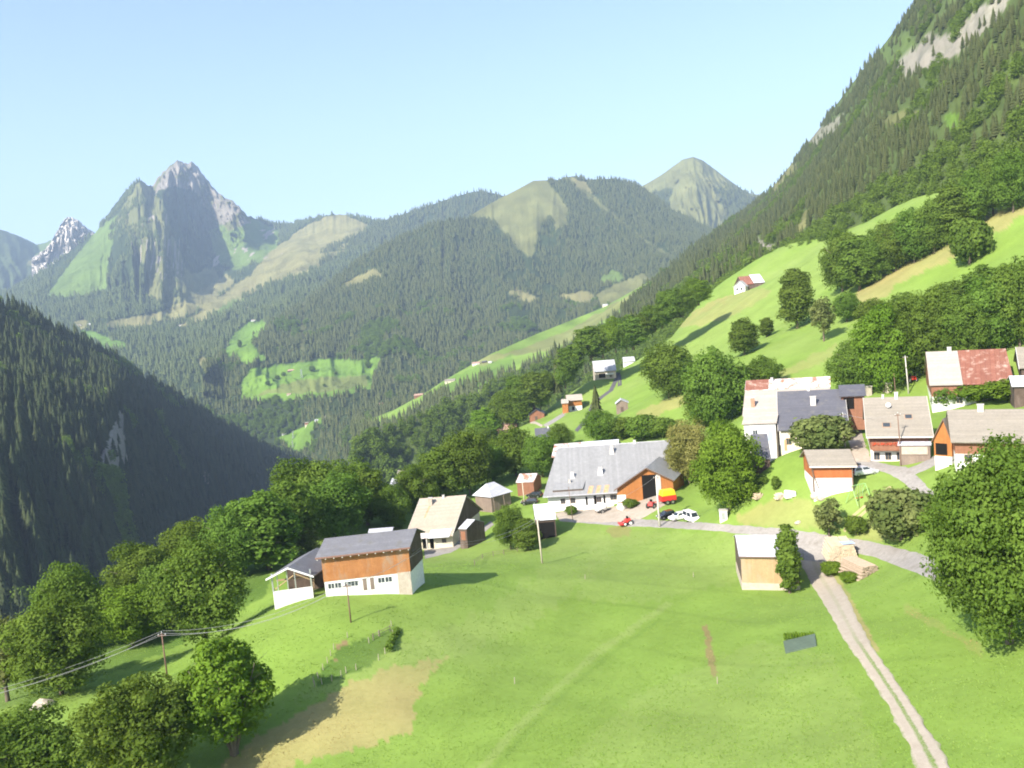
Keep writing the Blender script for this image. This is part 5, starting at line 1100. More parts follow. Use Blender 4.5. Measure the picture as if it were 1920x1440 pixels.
TREES = [
 ("M0",440,1414,165,1186,"bushy many-stemmed tree casting the long shadow on the dry grass",L_), ("M1",272,1488,205,1265,"dark bushy tree overlapping the many-stemmed tree at lower left",B), ("R1",52,1508,200,1328,"tree in the bottom left corner of the photo",B),
 ("R0",116,1302,170,1112,"large round tree on meadow edge with overhead wires passing before it",B), ("R2",142,1222,135,1050,"dark-topped tree behind the large round one at far left",B), ("P0",15,1315,110,1150,"greyish thin tree cut by the left edge above the wires",P_),
 ("R3",15,1270,120,1165,"full green tree at the left edge behind the greyish thin one",B), ("R1",250,1210,128,1096,"light yellow-green round tree in the row along the meadow edge",L_), ("R2",388,1206,172,1005,"biggest tree of the row, left of the white-walled open shed",B),
 ("R0",270,1150,130,1012,"tree behind the light yellow-green one in the meadow-edge row",B), ("R3",372,1095,125,972,"tree crown behind the biggest tree of the meadow-edge row",B), ("R1",325,1170,110,1050,"tree between light yellow-green tree and biggest tree of the row",B),
 ("T0",505,1068,125,922,"tall tree directly left of the small pale bare-stemmed tree",B), ("R2",440,1085,115,945,"tree between the biggest row tree and the tall one",B), ("R0",580,1012,140,852,"high round tree at the top of the meadow-edge row, against dark hillside",B),
 ("R3",632,1016,130,885,"dark full tree behind the timber barn's ridge",B), ("R1",655,985,112,860,"tree right of the high round one at the row's top",B), ("T1",545,1042,105,900,"slim tree left below the high round tree",B), ("T0",690,985,80,878,"narrow tree left of the grey valley roof",B),
 ("R2",736,985,82,905,"rounded tree just below the grey valley roof",B), ("P0",578,1048,46,988,"small pale tree with a bare stem behind the timber barn",P_), ("S0",745,990,34,968,"small bush on the grass behind the beige farmhouse",L_),
 ("R0",785,958,80,866,"leftmost tree of the row behind beige farmhouse",B), ("T1",832,940,80,838,"slender tall tree right behind the beige farmhouse ridge",B), ("R3",882,928,95,804,"tallest tree of the row behind beige farmhouse",B), ("R2",968,892,98,798,"broad tree above the little rusty-roofed shed",B),
 ("R1",1018,895,70,815,"tree touching the large farmhouse's left roof edge",B), ("R0",925,905,70,830,"tree between the tallest and the broad one above hipped shed",B), ("R2",1052,845,48,793,"small tree hiding the dark grey roof below the drive",B),
 ("R3",1255,746,96,643,"large round tree alone in the middle of the hillside field",B), ("T0",1276,738,55,662,"narrower tree joined to the large round field tree's right side",B), ("R1",1345,805,118,652,"tall tree left of the house with the rusty ridge strip",B), ("R0",1322,800,80,720,"lower tree in front of the tall one beside the rust-ridged house",B),
 ("R2",1432,738,78,666,"tree crown above the rust-ridged house's roof",B), ("T1",1397,765,84,688,"tree between the tall one and the crown above rust-ridged house",B), ("R1",1293,908,82,786,"yellowish pale tree at the large farmhouse's right end",M_YELLOW), ("R0",1368,957,120,786,"bright yellow-green tree standing right of the parked white van",L_),
 ("S0",1540,848,108,778,"bushy grey-green tree before the slate-roofed house",P_), ("T0",1495,616,62,506,"tall dense tree alone on the upper field",B), ("T1",1396,666,54,597,"pointed tree on the field below the tall dense one",B), ("C0",1438,632,26,596,"little slim tree right of the pointed field tree",B),
 ("S0",1818,496,66,411,"dark oval tree alone on the highest pasture",B), ("R3",1900,398,70,284,"dark tree by the right edge above the highest pasture",B), ("P0",1545,640,46,558,"sparse pale tree right of the tall dense field tree",P_), ("R1",1588,604,50,548,"small round tree next to the sparse pale one on field",B),
 ("R2",1605,738,92,638,"tree of the big grove directly behind the open lean-to",B), ("R0",1658,735,105,568,"lighter green tall tree in the big grove, above stone post",L_), ("R3",1702,718,95,558,"tree of the big grove behind the tall white pole",B), ("R1",1748,705,105,543,"tree of the big grove above the rust-roofed barn's left end",B), ("R2",1803,695,105,553,"tree of the big grove behind the rust-roofed barn's chimney",B),
 ("R0",1858,665,115,518,"tree of the big grove behind the barn's rusty roof half",B), ("R3",1912,650,100,485,"tree of the big grove cut by the right edge",B), ("R1",1640,625,70,560,"small tree at the big grove's upper left corner",B), ("R2",1700,625,85,548,"tree at the top left of the big grove",B), ("R0",1780,612,85,525,"tree at the top middle of the big grove",B), ("T1",1845,590,80,498,"taller tree at the top right of the big grove",B),
 ("H0",1893,1206,265,800,"huge leafy tree filling the right edge beside the lower road",B), ("S0",1690,1012,112,913,"grey-green bush tree between road and swing set",P_), ("S0",1742,975,50,925,"small bush between the grey-green bush tree and the huge tree",B), ("P0",1555,1012,48,934,"thin greyish tree behind the log piles",P_),
 ("C0",1481,1112,42,983,"columnar tree in front of the plank barn's right end",B), ("R1",958,1030,58,945,"small orchard tree left of tall pole at field shed",B), ("T0",990,1032,48,972,"small slim orchard tree touching the tall pole at field shed",B), ("R3",1126,832,62,768,"round tree at the foot of the dark pointed conifer",B),
 ("S0",1166,822,54,783,"shrub left end of the row above large farmhouse ridge",B), ("S0",1206,824,64,777,"shrub in the middle of the row above large farmhouse ridge",B), ("S0",1243,820,56,782,"shrub right end of the row above large farmhouse ridge",B), ("S0",1776,766,46,722,"dark shrub at the left foot of the rust-roofed barn",B),
 ("S0",1832,752,88,716,"long shrub before the rust-roofed barn's white wall",L_), ("S0",1892,752,88,712,"shrub below the white corrugated canopy",L_), ("S0",1606,1004,36,966,"dark little bush beside the two-rut path",B), ("S0",1561,1078,40,1052,"green weeds growing below the log piles",L_), ("S0",1592,1092,32,1072,"green weeds at the lower end of the log stack",L_),
 ("S0",1071,966,22,948,"small round shrub by the large farmhouse's white wall",B), ("S0",1183,952,30,936,"dark flowering shrub beside barn ramp",B), ("S0",1430,907,22,893,"tiny shrub in the garden right of bright yellow-green tree",B), ("C0",1455,918,15,893,"tiny cypress-like shrub on the lawn near the white bags",B),
 ("S0",1490,790,50,768,"foliage clump at the left of the bushy grey-green tree",B),
]
for t_ in TREES:
    key, bx, by, w_, ty, lb, m = t_
    tree(key, bx, by, w_, ty, lb, m, name="shrub" if key == "S0" else "broadleaf_tree", group="shrubs and bushes" if key == "S0" else "broadleaf trees about the village", cat="shrub" if key == "S0" else "tree")
q = ground(1121, 806); me = CON_ME[2]; o = single(me, q, 84 * float(q @ fw) / F * 1.04, "dark pointed conifer above the large farmhouse's roof", "conifers near the village", 1.25)
# hedge of trees between the two upper fields
for i, (bx, by, w_, ty) in enumerate([(1580,548,78,428),(1612,545,72,445),(1645,528,74,430),(1680,508,76,412),(1715,492,74,392),(1752,474,76,372),(1790,452,76,350),(1828,428,78,318),(1862,402,72,300)]):
    tree(["R0","T0","R2","R1","R3"][i % 5], bx, by, w_, ty, "broadleaf tree in the wooded strip between the two upper fields", M_BROAD, "trees of the strip between upper fields")
# mixed row along the lower left edge of the hillside field
ed = [(905,848),(930,826),(958,800),(985,778),(1012,765),(1040,745),(1064,722),(1082,700),(1108,676),(1136,664),(1165,656),(1190,652),(1212,636),(1240,618),(1265,600),(1290,588),(1308,572)]
for i, (x, y) in enumerate(ed):
    for j in range(2):
        bx, by = x + random.uniform(-12, 12) - 10 * j, y + random.uniform(-4, 4) - 3 * j; hh = random.uniform(44, 72) * (0.95 if x < 1100 else 0.9)
        if (i * 2 + j) % 3 == 1 and x > 1000:
            q = ground(bx, by); single(CON_ME[i % 5], q, (hh + 10) * float(q @ fw) / F, "conifer in the tree row along the hillside field's lower left edge", "conifers along the hillside field", 1.2)
        else: tree(["R0","R2","T1","R3","T0"][(i + j) % 5], bx, by, hh * random.uniform(.75, 1.05), by - hh, "broadleaf tree in the row along the hillside field's lower left edge", [B, B, L_][(i + j) % 3], "broadleaf trees along the hillside field")
# trees scattered on the far fields
for i, p_ in enumerate(FIELD_TREES[:18]):
    tree("R%d" % (i % 4), 0, 0, 0, 0, "small dark tree alone on the far sunlit meadow", B, "lone trees on the far meadow", q=p_) if False else None
for i, (x, y, w_, hpx) in enumerate([(502,722,9,9),(586,697,12,12),(690,690,12,16),(630,702,7,7),(690,676,14,18),(520,712,10,9),(532,706,9,9),(608,725,6,6),(450,652,9,16),(690,712,8,8)]):
    q = hit(x, y); tree("R%d" % (i % 4), x, y, w_, y - hpx, "small dark tree alone on the far sunlit meadow", B, "lone trees on the far meadow", q=q)
# ------------------------------------------------------------------ roads, tracks and paths, draped on the ground
def resample(pts, n):
    p = np.array(pts, float); s = np.r_[0, np.cumsum(np.hypot(*np.diff(p, axis=0).T))]; t = np.linspace(0, s[-1], n)
    return np.stack([np.interp(t, s, p[:, 0]), np.interp(t, s, p[:, 1])], -1)
def strip(name, A, Bp, m, n=50, k=7, lift=0.06, label=None):
    a, b = resample(A, n), resample(Bp, n); a3 = np.array([ground(*q) for q in a]); b3 = np.array([ground(*q) for q in b])
    f = np.linspace(0, 1, k)[None, :, None]; V = a3[:, None] * (1 - f) + b3[:, None] * f
    w = np.linalg.norm(b3 - a3, axis=1)[:, None]; jt_ = min(0.3, 0.08 * float(w.mean())) * fbm(a3[:, 0] / 1.9, a3[:, 1] / 1.9, 3)
    V[:, 0, :2] += (a3 - b3)[:, :2] / w * jt_[:, None]; V[:, -1, :2] += (b3 - a3)[:, :2] / w * np.roll(jt_, 7)[:, None]
    V[..., 2] = H(V[..., 0], V[..., 1]) + lift
    V[:, 0, 2] -= lift * .8; V[:, -1, 2] -= lift * .8
    i = np.arange(n - 1)[:, None] * k + np.arange(k - 1)[None]; fc = np.stack([i, i + 1, i + k + 1, i + k], -1).reshape(-1, 4)
    me = mesh_np(name, V.reshape(-1, 3), fc, 4); smooth(me)
    vv = V.reshape(-1, 3)
    nz = np.cross(vv[fc[0][1]] - vv[fc[0][0]], vv[fc[0][3]] - vv[fc[0][0]])[2]
    if nz < 0: me.flip_normals()
    add_attr(me, "across", np.tile(np.linspace(0, 1, k), n)); add_attr(me, "along", np.repeat(np.linspace(0, 1, n), k))
    o = link(name, me, m); o["kind"] = "structure"; return o
M_ROAD = m_surface("old_pale_asphalt", (0.27, 0.25, 0.23), (0.32, 0.30, 0.275), 0.35, 0.95, bump=0.03, c3=(0.21, 0.19, 0.165), stain=0.35)
M_GRAVEL = m_surface("gravel_yard", (0.35, 0.30, 0.24), (0.42, 0.365, 0.30), 0.4, 0.95, bump=0.05, c3=(0.34, 0.27, 0.20), stain=0.3)
M_ASPHALT = m_surface("dark_asphalt", (0.085, 0.08, 0.085), (0.11, 0.105, 0.11), 0.4, 0.9, bump=0.02)
M_PATH = m_surface("dirt_path", (0.36, 0.30, 0.17), (0.30, 0.30, 0.12), 0.5, 0.95, bump=0.05)
def m_track():
    t = NT("two_rut_gravel"); co = t.n("ShaderNodeTexCoord").outputs["Object"]; n1 = t.noise(co, 1.2, 5, .7); n2 = t.noise(co, 9, 3)
    ac = t.n("ShaderNodeAttribute", attribute_name="across").outputs["Fac"]; al = t.n("ShaderNodeAttribute", attribute_name="along").outputs["Fac"]
    x = t.math("ADD", ac, t.math("MULTIPLY", t.math("SUBTRACT", n1, 0.5), 0.22))
    g = t.ramp(x, [(0.0, 0.75), (0.07, 0.0), (0.39, 0.0), (0.47, 1.0), (0.56, 1.0), (0.63, 0.0), (0.92, 0.0), (1.0, 0.75)])
    g = t.math("MULTIPLY", g, t.ramp(al, [(0.30, 0.25), (0.42, 1.0)])); g = t.math("MULTIPLY", g, t.ramp(n2, [(0.3, 0.15), (0.6, 1.0)]))
    st = t.mix(t.ramp(n1, [(0.3, 0.0), (0.7, 1.0)]), (0.35, 0.30, 0.24), (0.43, 0.38, 0.31)); st = t.mix(t.math("MULTIPLY", n2, 0.3), st, (0.3, 0.25, 0.19))
    t.bsdf(t.mix(g, st, (0.12, 0.20, 0.03)), 0.95, n2, 0.05, spec=0.1); return t.m
strip("road", [(1080,965),(1130,969),(1180,972),(1245,976),(1330,981),(1418,988),(1490,993),(1542,1002),(1602,1010),(1655,1020),(1730,1040),(1800,1066),(1900,1110),(1960,1140)],
      [(1075,979),(1120,983),(1180,987),(1240,989),(1330,995),(1400,1001),(1470,1012),(1530,1024),(1585,1033),(1636,1044),(1722,1076),(1800,1110),(1890,1155),(1950,1185)], M_ROAD, 90, 9)
strip("yard", [(1470,1003),(1520,1008),(1560,1012)], [(1486,1052),(1530,1058),(1556,1060)], M_ROAD, 20, 9, 0.10)
strip("yard", [(1040,962),(1090,955),(1130,953),(1175,946),(1212,934),(1262,916)], [(1050,978),(1090,980),(1135,982),(1180,982),(1212,968),(1250,945)], M_GRAVEL, 40, 9, 0.11)
strip("dirt_track", [(1490,1036),(1507,1068),(1524,1099),(1554,1147),(1580,1196),(1617,1249),(1655,1309),(1692,1376),(1719,1440),(1748,1510)],
      [(1552,1030),(1554,1069),(1584,1110),(1610,1166),(1640,1219),(1677,1271),(1715,1327),(1752,1384),(1786,1440),(1822,1510)], m_track(), 90, 13, 0.08)
strip("lane", [(1612,862),(1632,862),(1668,872),(1700,876),(1724,896),(1742,915),(1775,952)], [(1600,868),(1620,874),(1660,886),(1684,898),(1702,911),(1722,930),(1752,964)], M_ROAD, 40, 7, 0.08)
strip("lane", [(1688,884),(1720,871),(1768,846)], [(1702,896),(1737,881),(1778,862)], M_ROAD, 24, 7, 0.11)
strip("yard", [(1588,800),(1592,830),(1601,866)], [(1612,800),(1624,838),(1637,868)], M_GRAVEL, 24, 7, 0.10)
strip("path", [(1580,996),(1597,966),(1624,943),(1668,911)], [(1585,998),(1602,969),(1628,946),(1671,914)], M_PATH, 30, 4, 0.07)
strip("path", [(1590,1000),(1606,970),(1632,948),(1674,916)], [(1594,1002),(1610,973),(1636,951),(1678,919)], M_PATH, 30, 4, 0.07)
strip("path", [(795,1030),(850,1017),(890,1000),(920,977)], [(797,1048),(846,1036),(886,1014),(926,984)], M_ROAD, 30, 7, 0.09)
strip("lane", [(1157,690),(1154,706),(1142,731),(1130,740),(1108,756),(1100,781),(1085,798),(1077,807)], [(1164,691),(1161,708),(1149,733),(1136,742),(1115,759),(1107,784),(1091,801),(1083,810)], M_ASPHALT, 50, 5, 0.12)
strip("path", [(1058,772),(1040,784),(1018,797)], [(1064,776),(1046,788),(1024,801)], M_ROAD, 24, 4, 0.10)
strip("path", [(993,790),(1004,790),(1018,797)], [(994,794),(1004,795),(1016,801)], M_GRAVEL, 16, 4, 0.12)

# ------------------------------------------------------------------ vegetable plots
def patch(name, poly, m, label, cat, lift=.25, n=10):
    c = resample([poly[0], poly[1]], n); d = resample([poly[3], poly[2]], n)
    c3 = np.array([ground(*q) for q in c]); d3 = np.array([ground(*q) for q in d]); f = np.linspace(0, 1, 8)[None, :, None]; V = c3[:, None] * (1 - f) + d3[:, None] * f
    V[..., 2] += lift; b = V.copy(); b[..., 2] -= lift + .3; k = 8; i = np.arange(n - 1)[:, None] * k + np.arange(k - 1)[None]; top = np.stack([i, i + 1, i + k + 1, i + k], -1).reshape(-1, 4)
    mb = MB(); mb.add(V.reshape(-1, 3), top.tolist()); ring = [(0, j) for j in range(k)] + [(j, k - 1) for j in range(1, n)] + [(n - 1, j) for j in range(k - 2, -1, -1)] + [(j, 0) for j in range(n - 2, 0, -1)]
    mb.add([V[r] for r in ring] + [b[r] for r in ring], [(q, (q + 1) % len(ring), len(ring) + (q + 1) % len(ring), len(ring) + q) for q in range(len(ring))])
    return tag(mb.build(name, m), label, cat)
patch("net_covered_bed", [(1469,1204),(1528,1190),(1531,1212),(1473,1226)], m_surface("dark_green_net", (0.095, 0.135, 0.095), (0.12, 0.165, 0.115), 1.5, 0.9, "tiles", .5, (1, 0, 0), .2), "vegetable bed under a dark green net, beside the gravel track", "garden bed", .14)
Vv, Ff, T = crown_cloud(rg, 700, [(x * .5, 0, .15, .28) for x in range(-5, 6)], .12); me = mesh_np("vegetable_row", Vv, Ff, 4); add_attr(me, "tint", T)
a, b = ground(1470, 1203), ground(1526, 1189); o = link("vegetable_row", me, M_BRIGHT); o.location = (a + b) / 2; o.scale = (np.linalg.norm(b - a) / 5.6,) * 2 + (1.4,); o.rotation_euler = (0, 0, math.atan2(b[1] - a[1], b[0] - a[0])); tag(o, "row of green vegetables along the net-covered bed's upper edge", "vegetables")
# ------------------------------------------------------------------ poles and wires
M_POLEWOOD = m_surface("pole_wood", (0.17, 0.10, 0.07), (0.22, 0.14, 0.10), 2, 0.9); M_POLEPALE = m_surface("pole_pale", (0.50, 0.44, 0.34), (0.58, 0.52, 0.42), 2, 0.8); M_POLECONC = m_surface("pole_concrete", (0.56, 0.53, 0.48), (0.64, 0.61, 0.56), 2, 0.8)
M_WIRE = m_plain("wire_grey", (0.30, 0.30, 0.29), 0.5); M_INSUL = m_plain("insulator", (0.6, 0.6, 0.58), 0.3)
TOPS = {}
def pole(key, bx, by, tx, ty, m, label, r=0.13, arm=True):
    q = ground(bx, by); d = np.hypot(q[0], q[1]); tpt = P(tx, ty, d); hgt = tpt[2] - q[2]
    rt = tag(empty("utility_pole", q), label, "utility pole", "utility poles")
    lean = (tpt[0] - q[0], tpt[1] - q[1], hgt)
    MB().tube([(0, 0, -.8), tuple(.5 * c for c in lean), lean], [r * 1.1, r * .95, r * .7], 8).build("shaft", m, rt, True)
    if arm:
        MB().box(lean[0] - .5, lean[0] + .5, lean[1] - .05, lean[1] + .05, hgt - .35, hgt - .25).build("crossarm", M_POLEWOOD, rt)
        for dx in (-.42, 0, .42): MB().tube([(lean[0] + dx, lean[1], hgt - .25 if dx else hgt), (lean[0] + dx, lean[1], hgt - .07 if dx else hgt + .18)], .05, 6).build("insulator", M_INSUL, rt)
    TOPS[key] = tpt; return rt
pole("meadow", 1017, 1056, 1007, 972, M_POLEPALE, "tall pale pole leaning at the meadow edge by the field shed", .15)
pole("yard", 1237, 988, 1230, 893, M_POLECONC, "stout pale concrete pole before the large farmhouse's orange barn front", .19)
pole("west", 984, 948, 979, 903, M_POLEPALE, "short pale pole beside the little rusty-roofed shed", .12)
pole("field", 658, 1167, 650, 1095, M_POLEWOOD, "thin dark brown pole in the meadow before the timber barn", .09, True)
pole("left", 314, 1272, 303, 1187, M_POLEWOOD, "thin brown pole carrying wires on the left slope", .10)
pole("granary", 1585, 838, 1580, 775, M_POLECONC, "pale pole rising behind the small granary's roof", .13)
pole("taupe", 1690, 873, 1683, 775, M_POLEWOOD, "dark wooden pole before the taupe house with skylights", .10)
pole("grove", 1704, 738, 1697, 668, M_POLECONC, "tall white pole in front of the big grove", .14)
pole("fork", 1680, 748, 1676, 700, M_POLEWOOD, "grey weathered post just left of the tall white pole", .09, False)
pole("hill", 1727, 476, 1724, 452, M_POLEPALE, "small pole on the upper pasture below the wooded strip", .14, False)
pole("top", 1850, 392, 1846, 352, M_POLEPALE, "slender pole at the forest edge above the highest pasture", .16)
pole("farmfront", 1074, 975, 1066, 913, M_POLEWOOD, "thin dark pole before the large farmhouse's white wall", .07, False)
pole("canopy", 1888, 735, 1884, 700, M_POLEWOOD, "thin brown pole at the rust-roofed barn's right corner", .07, False)
def wires(a, b, n=3, sag=1.2, gap=.75, r=.02, label=None):
    a, b = np.array(a, float), np.array(b, float); dr = b - a; pr = np.array([-dr[1], dr[0], 0]); pr /= np.linalg.norm(pr)
    for j in range(n):
        mb = MB(); o = pr * gap * (j - (n - 1) / 2); s = np.linspace(0, 1, 22)
        mb.tube([tuple(a + dr * t + o + np.array([0, 0, -sag * 4 * t * (1 - t) - .35 * (j % 2) * 4 * t * (1 - t)])) for t in s], r, 4)
        tag(mb.build("overhead_wire", M_WIRE), label, "wire", "overhead wires")
off = P(-60, 1312, 112.0)
wires(TOPS["left"], off, 3, .5, label="overhead wire running from the left slope pole off the left edge")
brn = P(770, 1046, 115.5)
wires(TOPS["left"], TOPS["field"], 3, 1.6, label="overhead wire between the two thin brown meadow poles")
wires(TOPS["field"], brn + np.array([2.0, 1.0, 1.2]), 2, .5, label="overhead wire from the thin meadow pole past the timber barn front")
wires(TOPS["meadow"], brn + np.array([3.5, 3.0, 1.0]), 2, 1.4, label="overhead wire from the timber barn to the tall pale pole")
wires(TOPS["meadow"], TOPS["yard"], 1, 2.0, label="overhead wire from the tall pale pole to the concrete pole")
wires(TOPS["granary"], TOPS["taupe"], 1, .8, label="overhead wire between granary pole and the dark wooden pole")
# fence posts of the kitchen garden on the slope, and a low wire fence by the orchard trees
M_POST = m_surface("fence_post_wood", (0.34, 0.29, 0.22), (0.42, 0.37, 0.29), 4, 0.9)
gp = [(590,1288),(604,1283),(622,1277),(640,1268),(649,1262),(668,1256),(710,1238),(722,1226),(727,1214),(737,1192),(734,1174),(710,1192),(692,1206),(652,1196),(626,1218),(620,1230),(614,1243),(606,1256),(597,1272),(588,1280)]
pm = None
for i, (x, y) in enumerate(gp):
    q = ground(x, y)
    if pm is None:
        o = MB().tube([(0, 0, -.3), (0.02, 0, .5), (0.03, .02, 1.0)], [.05, .045, .035], 7).build("fence_post", M_POST); pm = o.data
    else: o = bpy.data.objects.new("fence_post", pm); COL.objects.link(o)
    o.location = q; o.scale = (1, 1, .75); o.rotation_euler = (random.uniform(-.06, .06), random.uniform(-.06, .06), random.uniform(0, 6)); tag(o, "pale wooden post of the little garden fence in the meadow", "fence post", "posts round the meadow garden")
gpf = [gp[i] for i in (6, 7, 8, 9)]
Vv, Ff, T = crown_cloud(rg, 900, [(x * .35, 0.1 * math.sin(x), .3, .38 + .1 * math.sin(x * 2.1)) for x in range(-9, 10)], .13); me = mesh_np("hedge", Vv, Ff, 4); add_attr(me, "tint", T)
a, b = ground(728, 1226), ground(746, 1180); o = link("hedge", me, M_BROAD); o.location = (a + b) / 2; o.scale = (np.linalg.norm(b - a) / 6.8, 1.0, 1.0); o.rotation_euler = (0, 0, math.atan2(b[1] - a[1], b[0] - a[0])); tag(o, "low dark hedge at the uphill end of the meadow garden", "hedge")
def rail_fence(pts, label, hh=1.0):
    c = [ground(*p) for p in pts]; rt = tag(empty("wire_fence", c[0]), label, "fence"); c = [q - c[0] for q in c]
    for q in c: MB().tube([(q[0], q[1], q[2] - .3), (q[0], q[1], q[2] + hh)], .06, 6).build("post", M_GREYWOOD, rt)
    mb = MB()
    for z in (.45, .85): mb.tube([(q[0], q[1], q[2] + z * hh) for q in c], .03, 4)
    mb.build("rail", M_GREYWOOD, rt)
rail_fence([(890,1060),(905,1048),(925,1043),(945,1040),(970,1034),(1000,1028)], "low grey rail fence below the two orchard trees")
rail_fence([(700,1200),(712,1194),(732,1184)], "short grey rail inside the meadow garden", .8)

# ------------------------------------------------------------------ vehicles
M_TYRE = m_plain("tyre_rubber", (0.02, 0.02, 0.02), 0.8); M_CARGLASS = m_plain("car_glass", (0.03, 0.04, 0.05), 0.05, 0.8); M_LAMP = m_plain("headlamp", (0.7, 0.7, 0.68), 0.1); M_TAIL = m_plain("tail_lamp", (0.5, 0.03, 0.02), 0.2); M_RIM = m_plain("wheel_rim", (0.45, 0.45, 0.46), 0.3, 0.5, 0.8)
def wheel(rt, x, y, r, w, name="wheel", rim=None):
    o = MB().tube([(x, y - w/2, r), (x, y + w/2, r)], r, 18).build(name, M_TYRE, rt, False, .03)
    MB().tube([(x, y - w/2 - .015, r), (x, y + w/2 + .015, r)], r * .6, 14).build("rim", rim or M_RIM, o); return o
def car(q, yaw, paint, label, Lc=4.1, Wc=1.72, Hc=1.46, kind="hatch", name="parked_car"):
    """x = forward. Side outline extruded over the width with a narrower cabin"""
    rt = tag(empty(name, q, yaw), label, "van" if kind == "van" else "car", "parked vehicles")
    b = Lc / 2; W2 = Wc / 2
    low = [(-b, .32), (-b + .05, .75), (-b + .08, .88), (-.1 * Lc, .92), (.25 * Lc, .90), (b - .12, .74), (b, .58), (b - .02, .32), (b - .3, .22), (-b + .3, .22)]
    if kind == "van": low[3] = (-.1 * Lc, 1.0); low[4] = (.30 * Lc, .98)
    MB().prism([(x, -W2, z) for x, z in low], [(x, W2, z) for x, z in low]).build("body", paint, rt, False, .09)
    if kind == "van": cab0 = [(-b + .06, .86), (.32 * Lc, .95)]; cab1 = [(-b + .12, Hc), (.20 * Lc, Hc)]
    elif kind == "hatch": cab0 = [(-b + .06, .86), (.24 * Lc, .90)]; cab1 = [(-b + .42, Hc), (.06 * Lc, Hc)]
    else: cab0 = [(-b + .5, .88), (.22 * Lc, .90)]; cab1 = [(-b + 1.1, Hc), (.03 * Lc, Hc)]
    wi = W2 - .07; wt = W2 - .22
    def ring(x, z, w): return [(x, -w, z), (x, w, z)]
    (xa, za), (xb, zb) = cab0; (xc, zc), (xd, zd) = cab1
    C = [(xa, -wi, za), (xb, -wi, zb), (xb, wi, zb), (xa, wi, za), (xc, -wt, zc), (xd, -wt, zd), (xd, wt, zd), (xc, wt, zc)]
    MB().add(C, [(3, 2, 1, 0), (4, 5, 6, 7), (0, 1, 5, 4), (1, 2, 6, 5), (2, 3, 7, 6), (3, 0, 4, 7)]).build("cabin", paint, rt, False, .07)
    def quad(i0, i1, i2, i3, s0, s1, t0, t1, nm, out):
        A_, B_, C_, D_ = [Vector(C[i]) for i in (i0, i1, i2, i3)]; f = lambda s, t: (A_ * (1 - s) + B_ * s) * (1 - t) + (D_ * (1 - s) + C_ * s) * t
        n_ = (B_ - A_).cross(D_ - A_).normalized() * out; qd = [f(s0, t0), f(s1, t0), f(s1, t1), f(s0, t1)]
        MB().prism([tuple(v - n_) for v in qd], [tuple(v + n_) for v in qd]).build(nm, M_CARGLASS, rt)
    quad(1, 2, 6, 5, .08, .92, .12, .9, "windscreen", .015); quad(3, 0, 4, 7, .1, .9, .2, .88, "rear_window", .015)
    for ids in ((0, 1, 5, 4), (2, 3, 7, 6)):
        quad(*ids, .06, .47, .18, .88, "side_window", .015)
        quad(*ids, .53, .93, .18, .88, "side_window", .015)
    for x in (-b + .75, b - .78):
        for y in (-W2 + .1, W2 - .1): wheel(rt, x, y, .31, .2)
    for y in (-W2 + .28, W2 - .28):
        MB().box(b - .1, b + .012, y - .16, y + .16, .56, .70).build("headlight", M_LAMP, rt); MB().box(-b - .012, -b + .1, y - .12, y + .12, .66, .85).build("tail_light", M_TAIL, rt)
    MB().box(b - .02, b + .02, -.26, .26, .38, .49).build("number_plate", M_WHITE, rt)
    for y in (-W2 - .1, W2 + .1): MB().box(.17 * Lc, .17 * Lc + .12, y - .09, y + .09, .92, 1.06).build("mirror", paint, rt)
    return rt
P_WHITE = m_plain("car_paint_white", (0.75, 0.75, 0.75), 0.25, 0.5, 0, .6); P_BLACK = m_plain("car_paint_black", (0.015, 0.016, 0.02), 0.25, 0.5, 0, .8); P_SILVER = m_plain("car_paint_silver", (0.62, 0.64, 0.68), 0.25, 0.5, 0.2, .6); P_RED = m_plain("machine_red", (0.55, 0.035, 0.025), 0.45); P_YEL = m_plain("machine_yellow", (0.80, 0.52, 0.02), 0.5); P_GRN = m_plain("swing_green", (0.30, 0.55, 0.20), 0.5)
car(ground(1249, 971), R(205), P_BLACK, "black car at the left end of three vehicles parked by the road", 3.7, 1.65, 1.42)
car(ground(1273, 974), R(200), P_WHITE, "white car in the middle of the three parked by the road", 3.9, 1.68, 1.45)
car(ground(1297, 977), R(-70), P_WHITE, "white van at the right end of the vehicles parked by the road", 4.0, 1.75, 1.85, "van", "parked_van")
car(ground(1620, 890), R(8), P_SILVER, "silver car parked beside the small red-timbered granary", 4.2, 1.74, 1.45)
car(ground(1003, 932), R(150), P_BLACK, "black car in the shade of trees left of the large farmhouse", 4.0, 1.7, 1.45); car(ground(993, 945), R(170), P_BLACK, "dark car with bright roof edge near the field shed", 4.0, 1.7, 1.42)
def tank(q, yaw, label):
    rt = tag(empty("tank_trailer", q, yaw), label, "trailer"); n = 9; s = [(-1.3, .35), (-1.15, .72), (-.8, .86), (.8, .86), (1.15, .72), (1.3, .35)]
    MB().tube([(x, 0, 1.25) for x, r in s], [r for x, r in s], 20).build("tank", M_WHITE, rt, True); MB().box(-1.3, 2.4, -.06, .06, .45, .57).build("drawbar", M_DARK, rt); MB().box(-1.0, 1.0, -.55, .55, .42, .56).build("chassis", M_DARK, rt)
    for y in (-.75, .75): wheel(rt, 0, y, .48, .24)
tank(ground(1127, 962), R(20), "white tank trailer with dark wheels in the gravel yard")
def bale(q, label, r=.75, w=1.3, yaw=0):
    o = MB().tube([(0, -w/2, r), (0, -w/2 + .1, r), (0, w/2 - .1, r), (0, w/2, r)], [r * .88, r, r, r * .88], 20).build("wrapped_bale", M_WHITE, None, True); o.location = q; o.rotation_euler = (0, 0, yaw); tag(o, label, "bale")
bale(ground(1166, 958), "white wrapped bale beside the dark flowering shrub in the yard", .8, 1.4, .4)
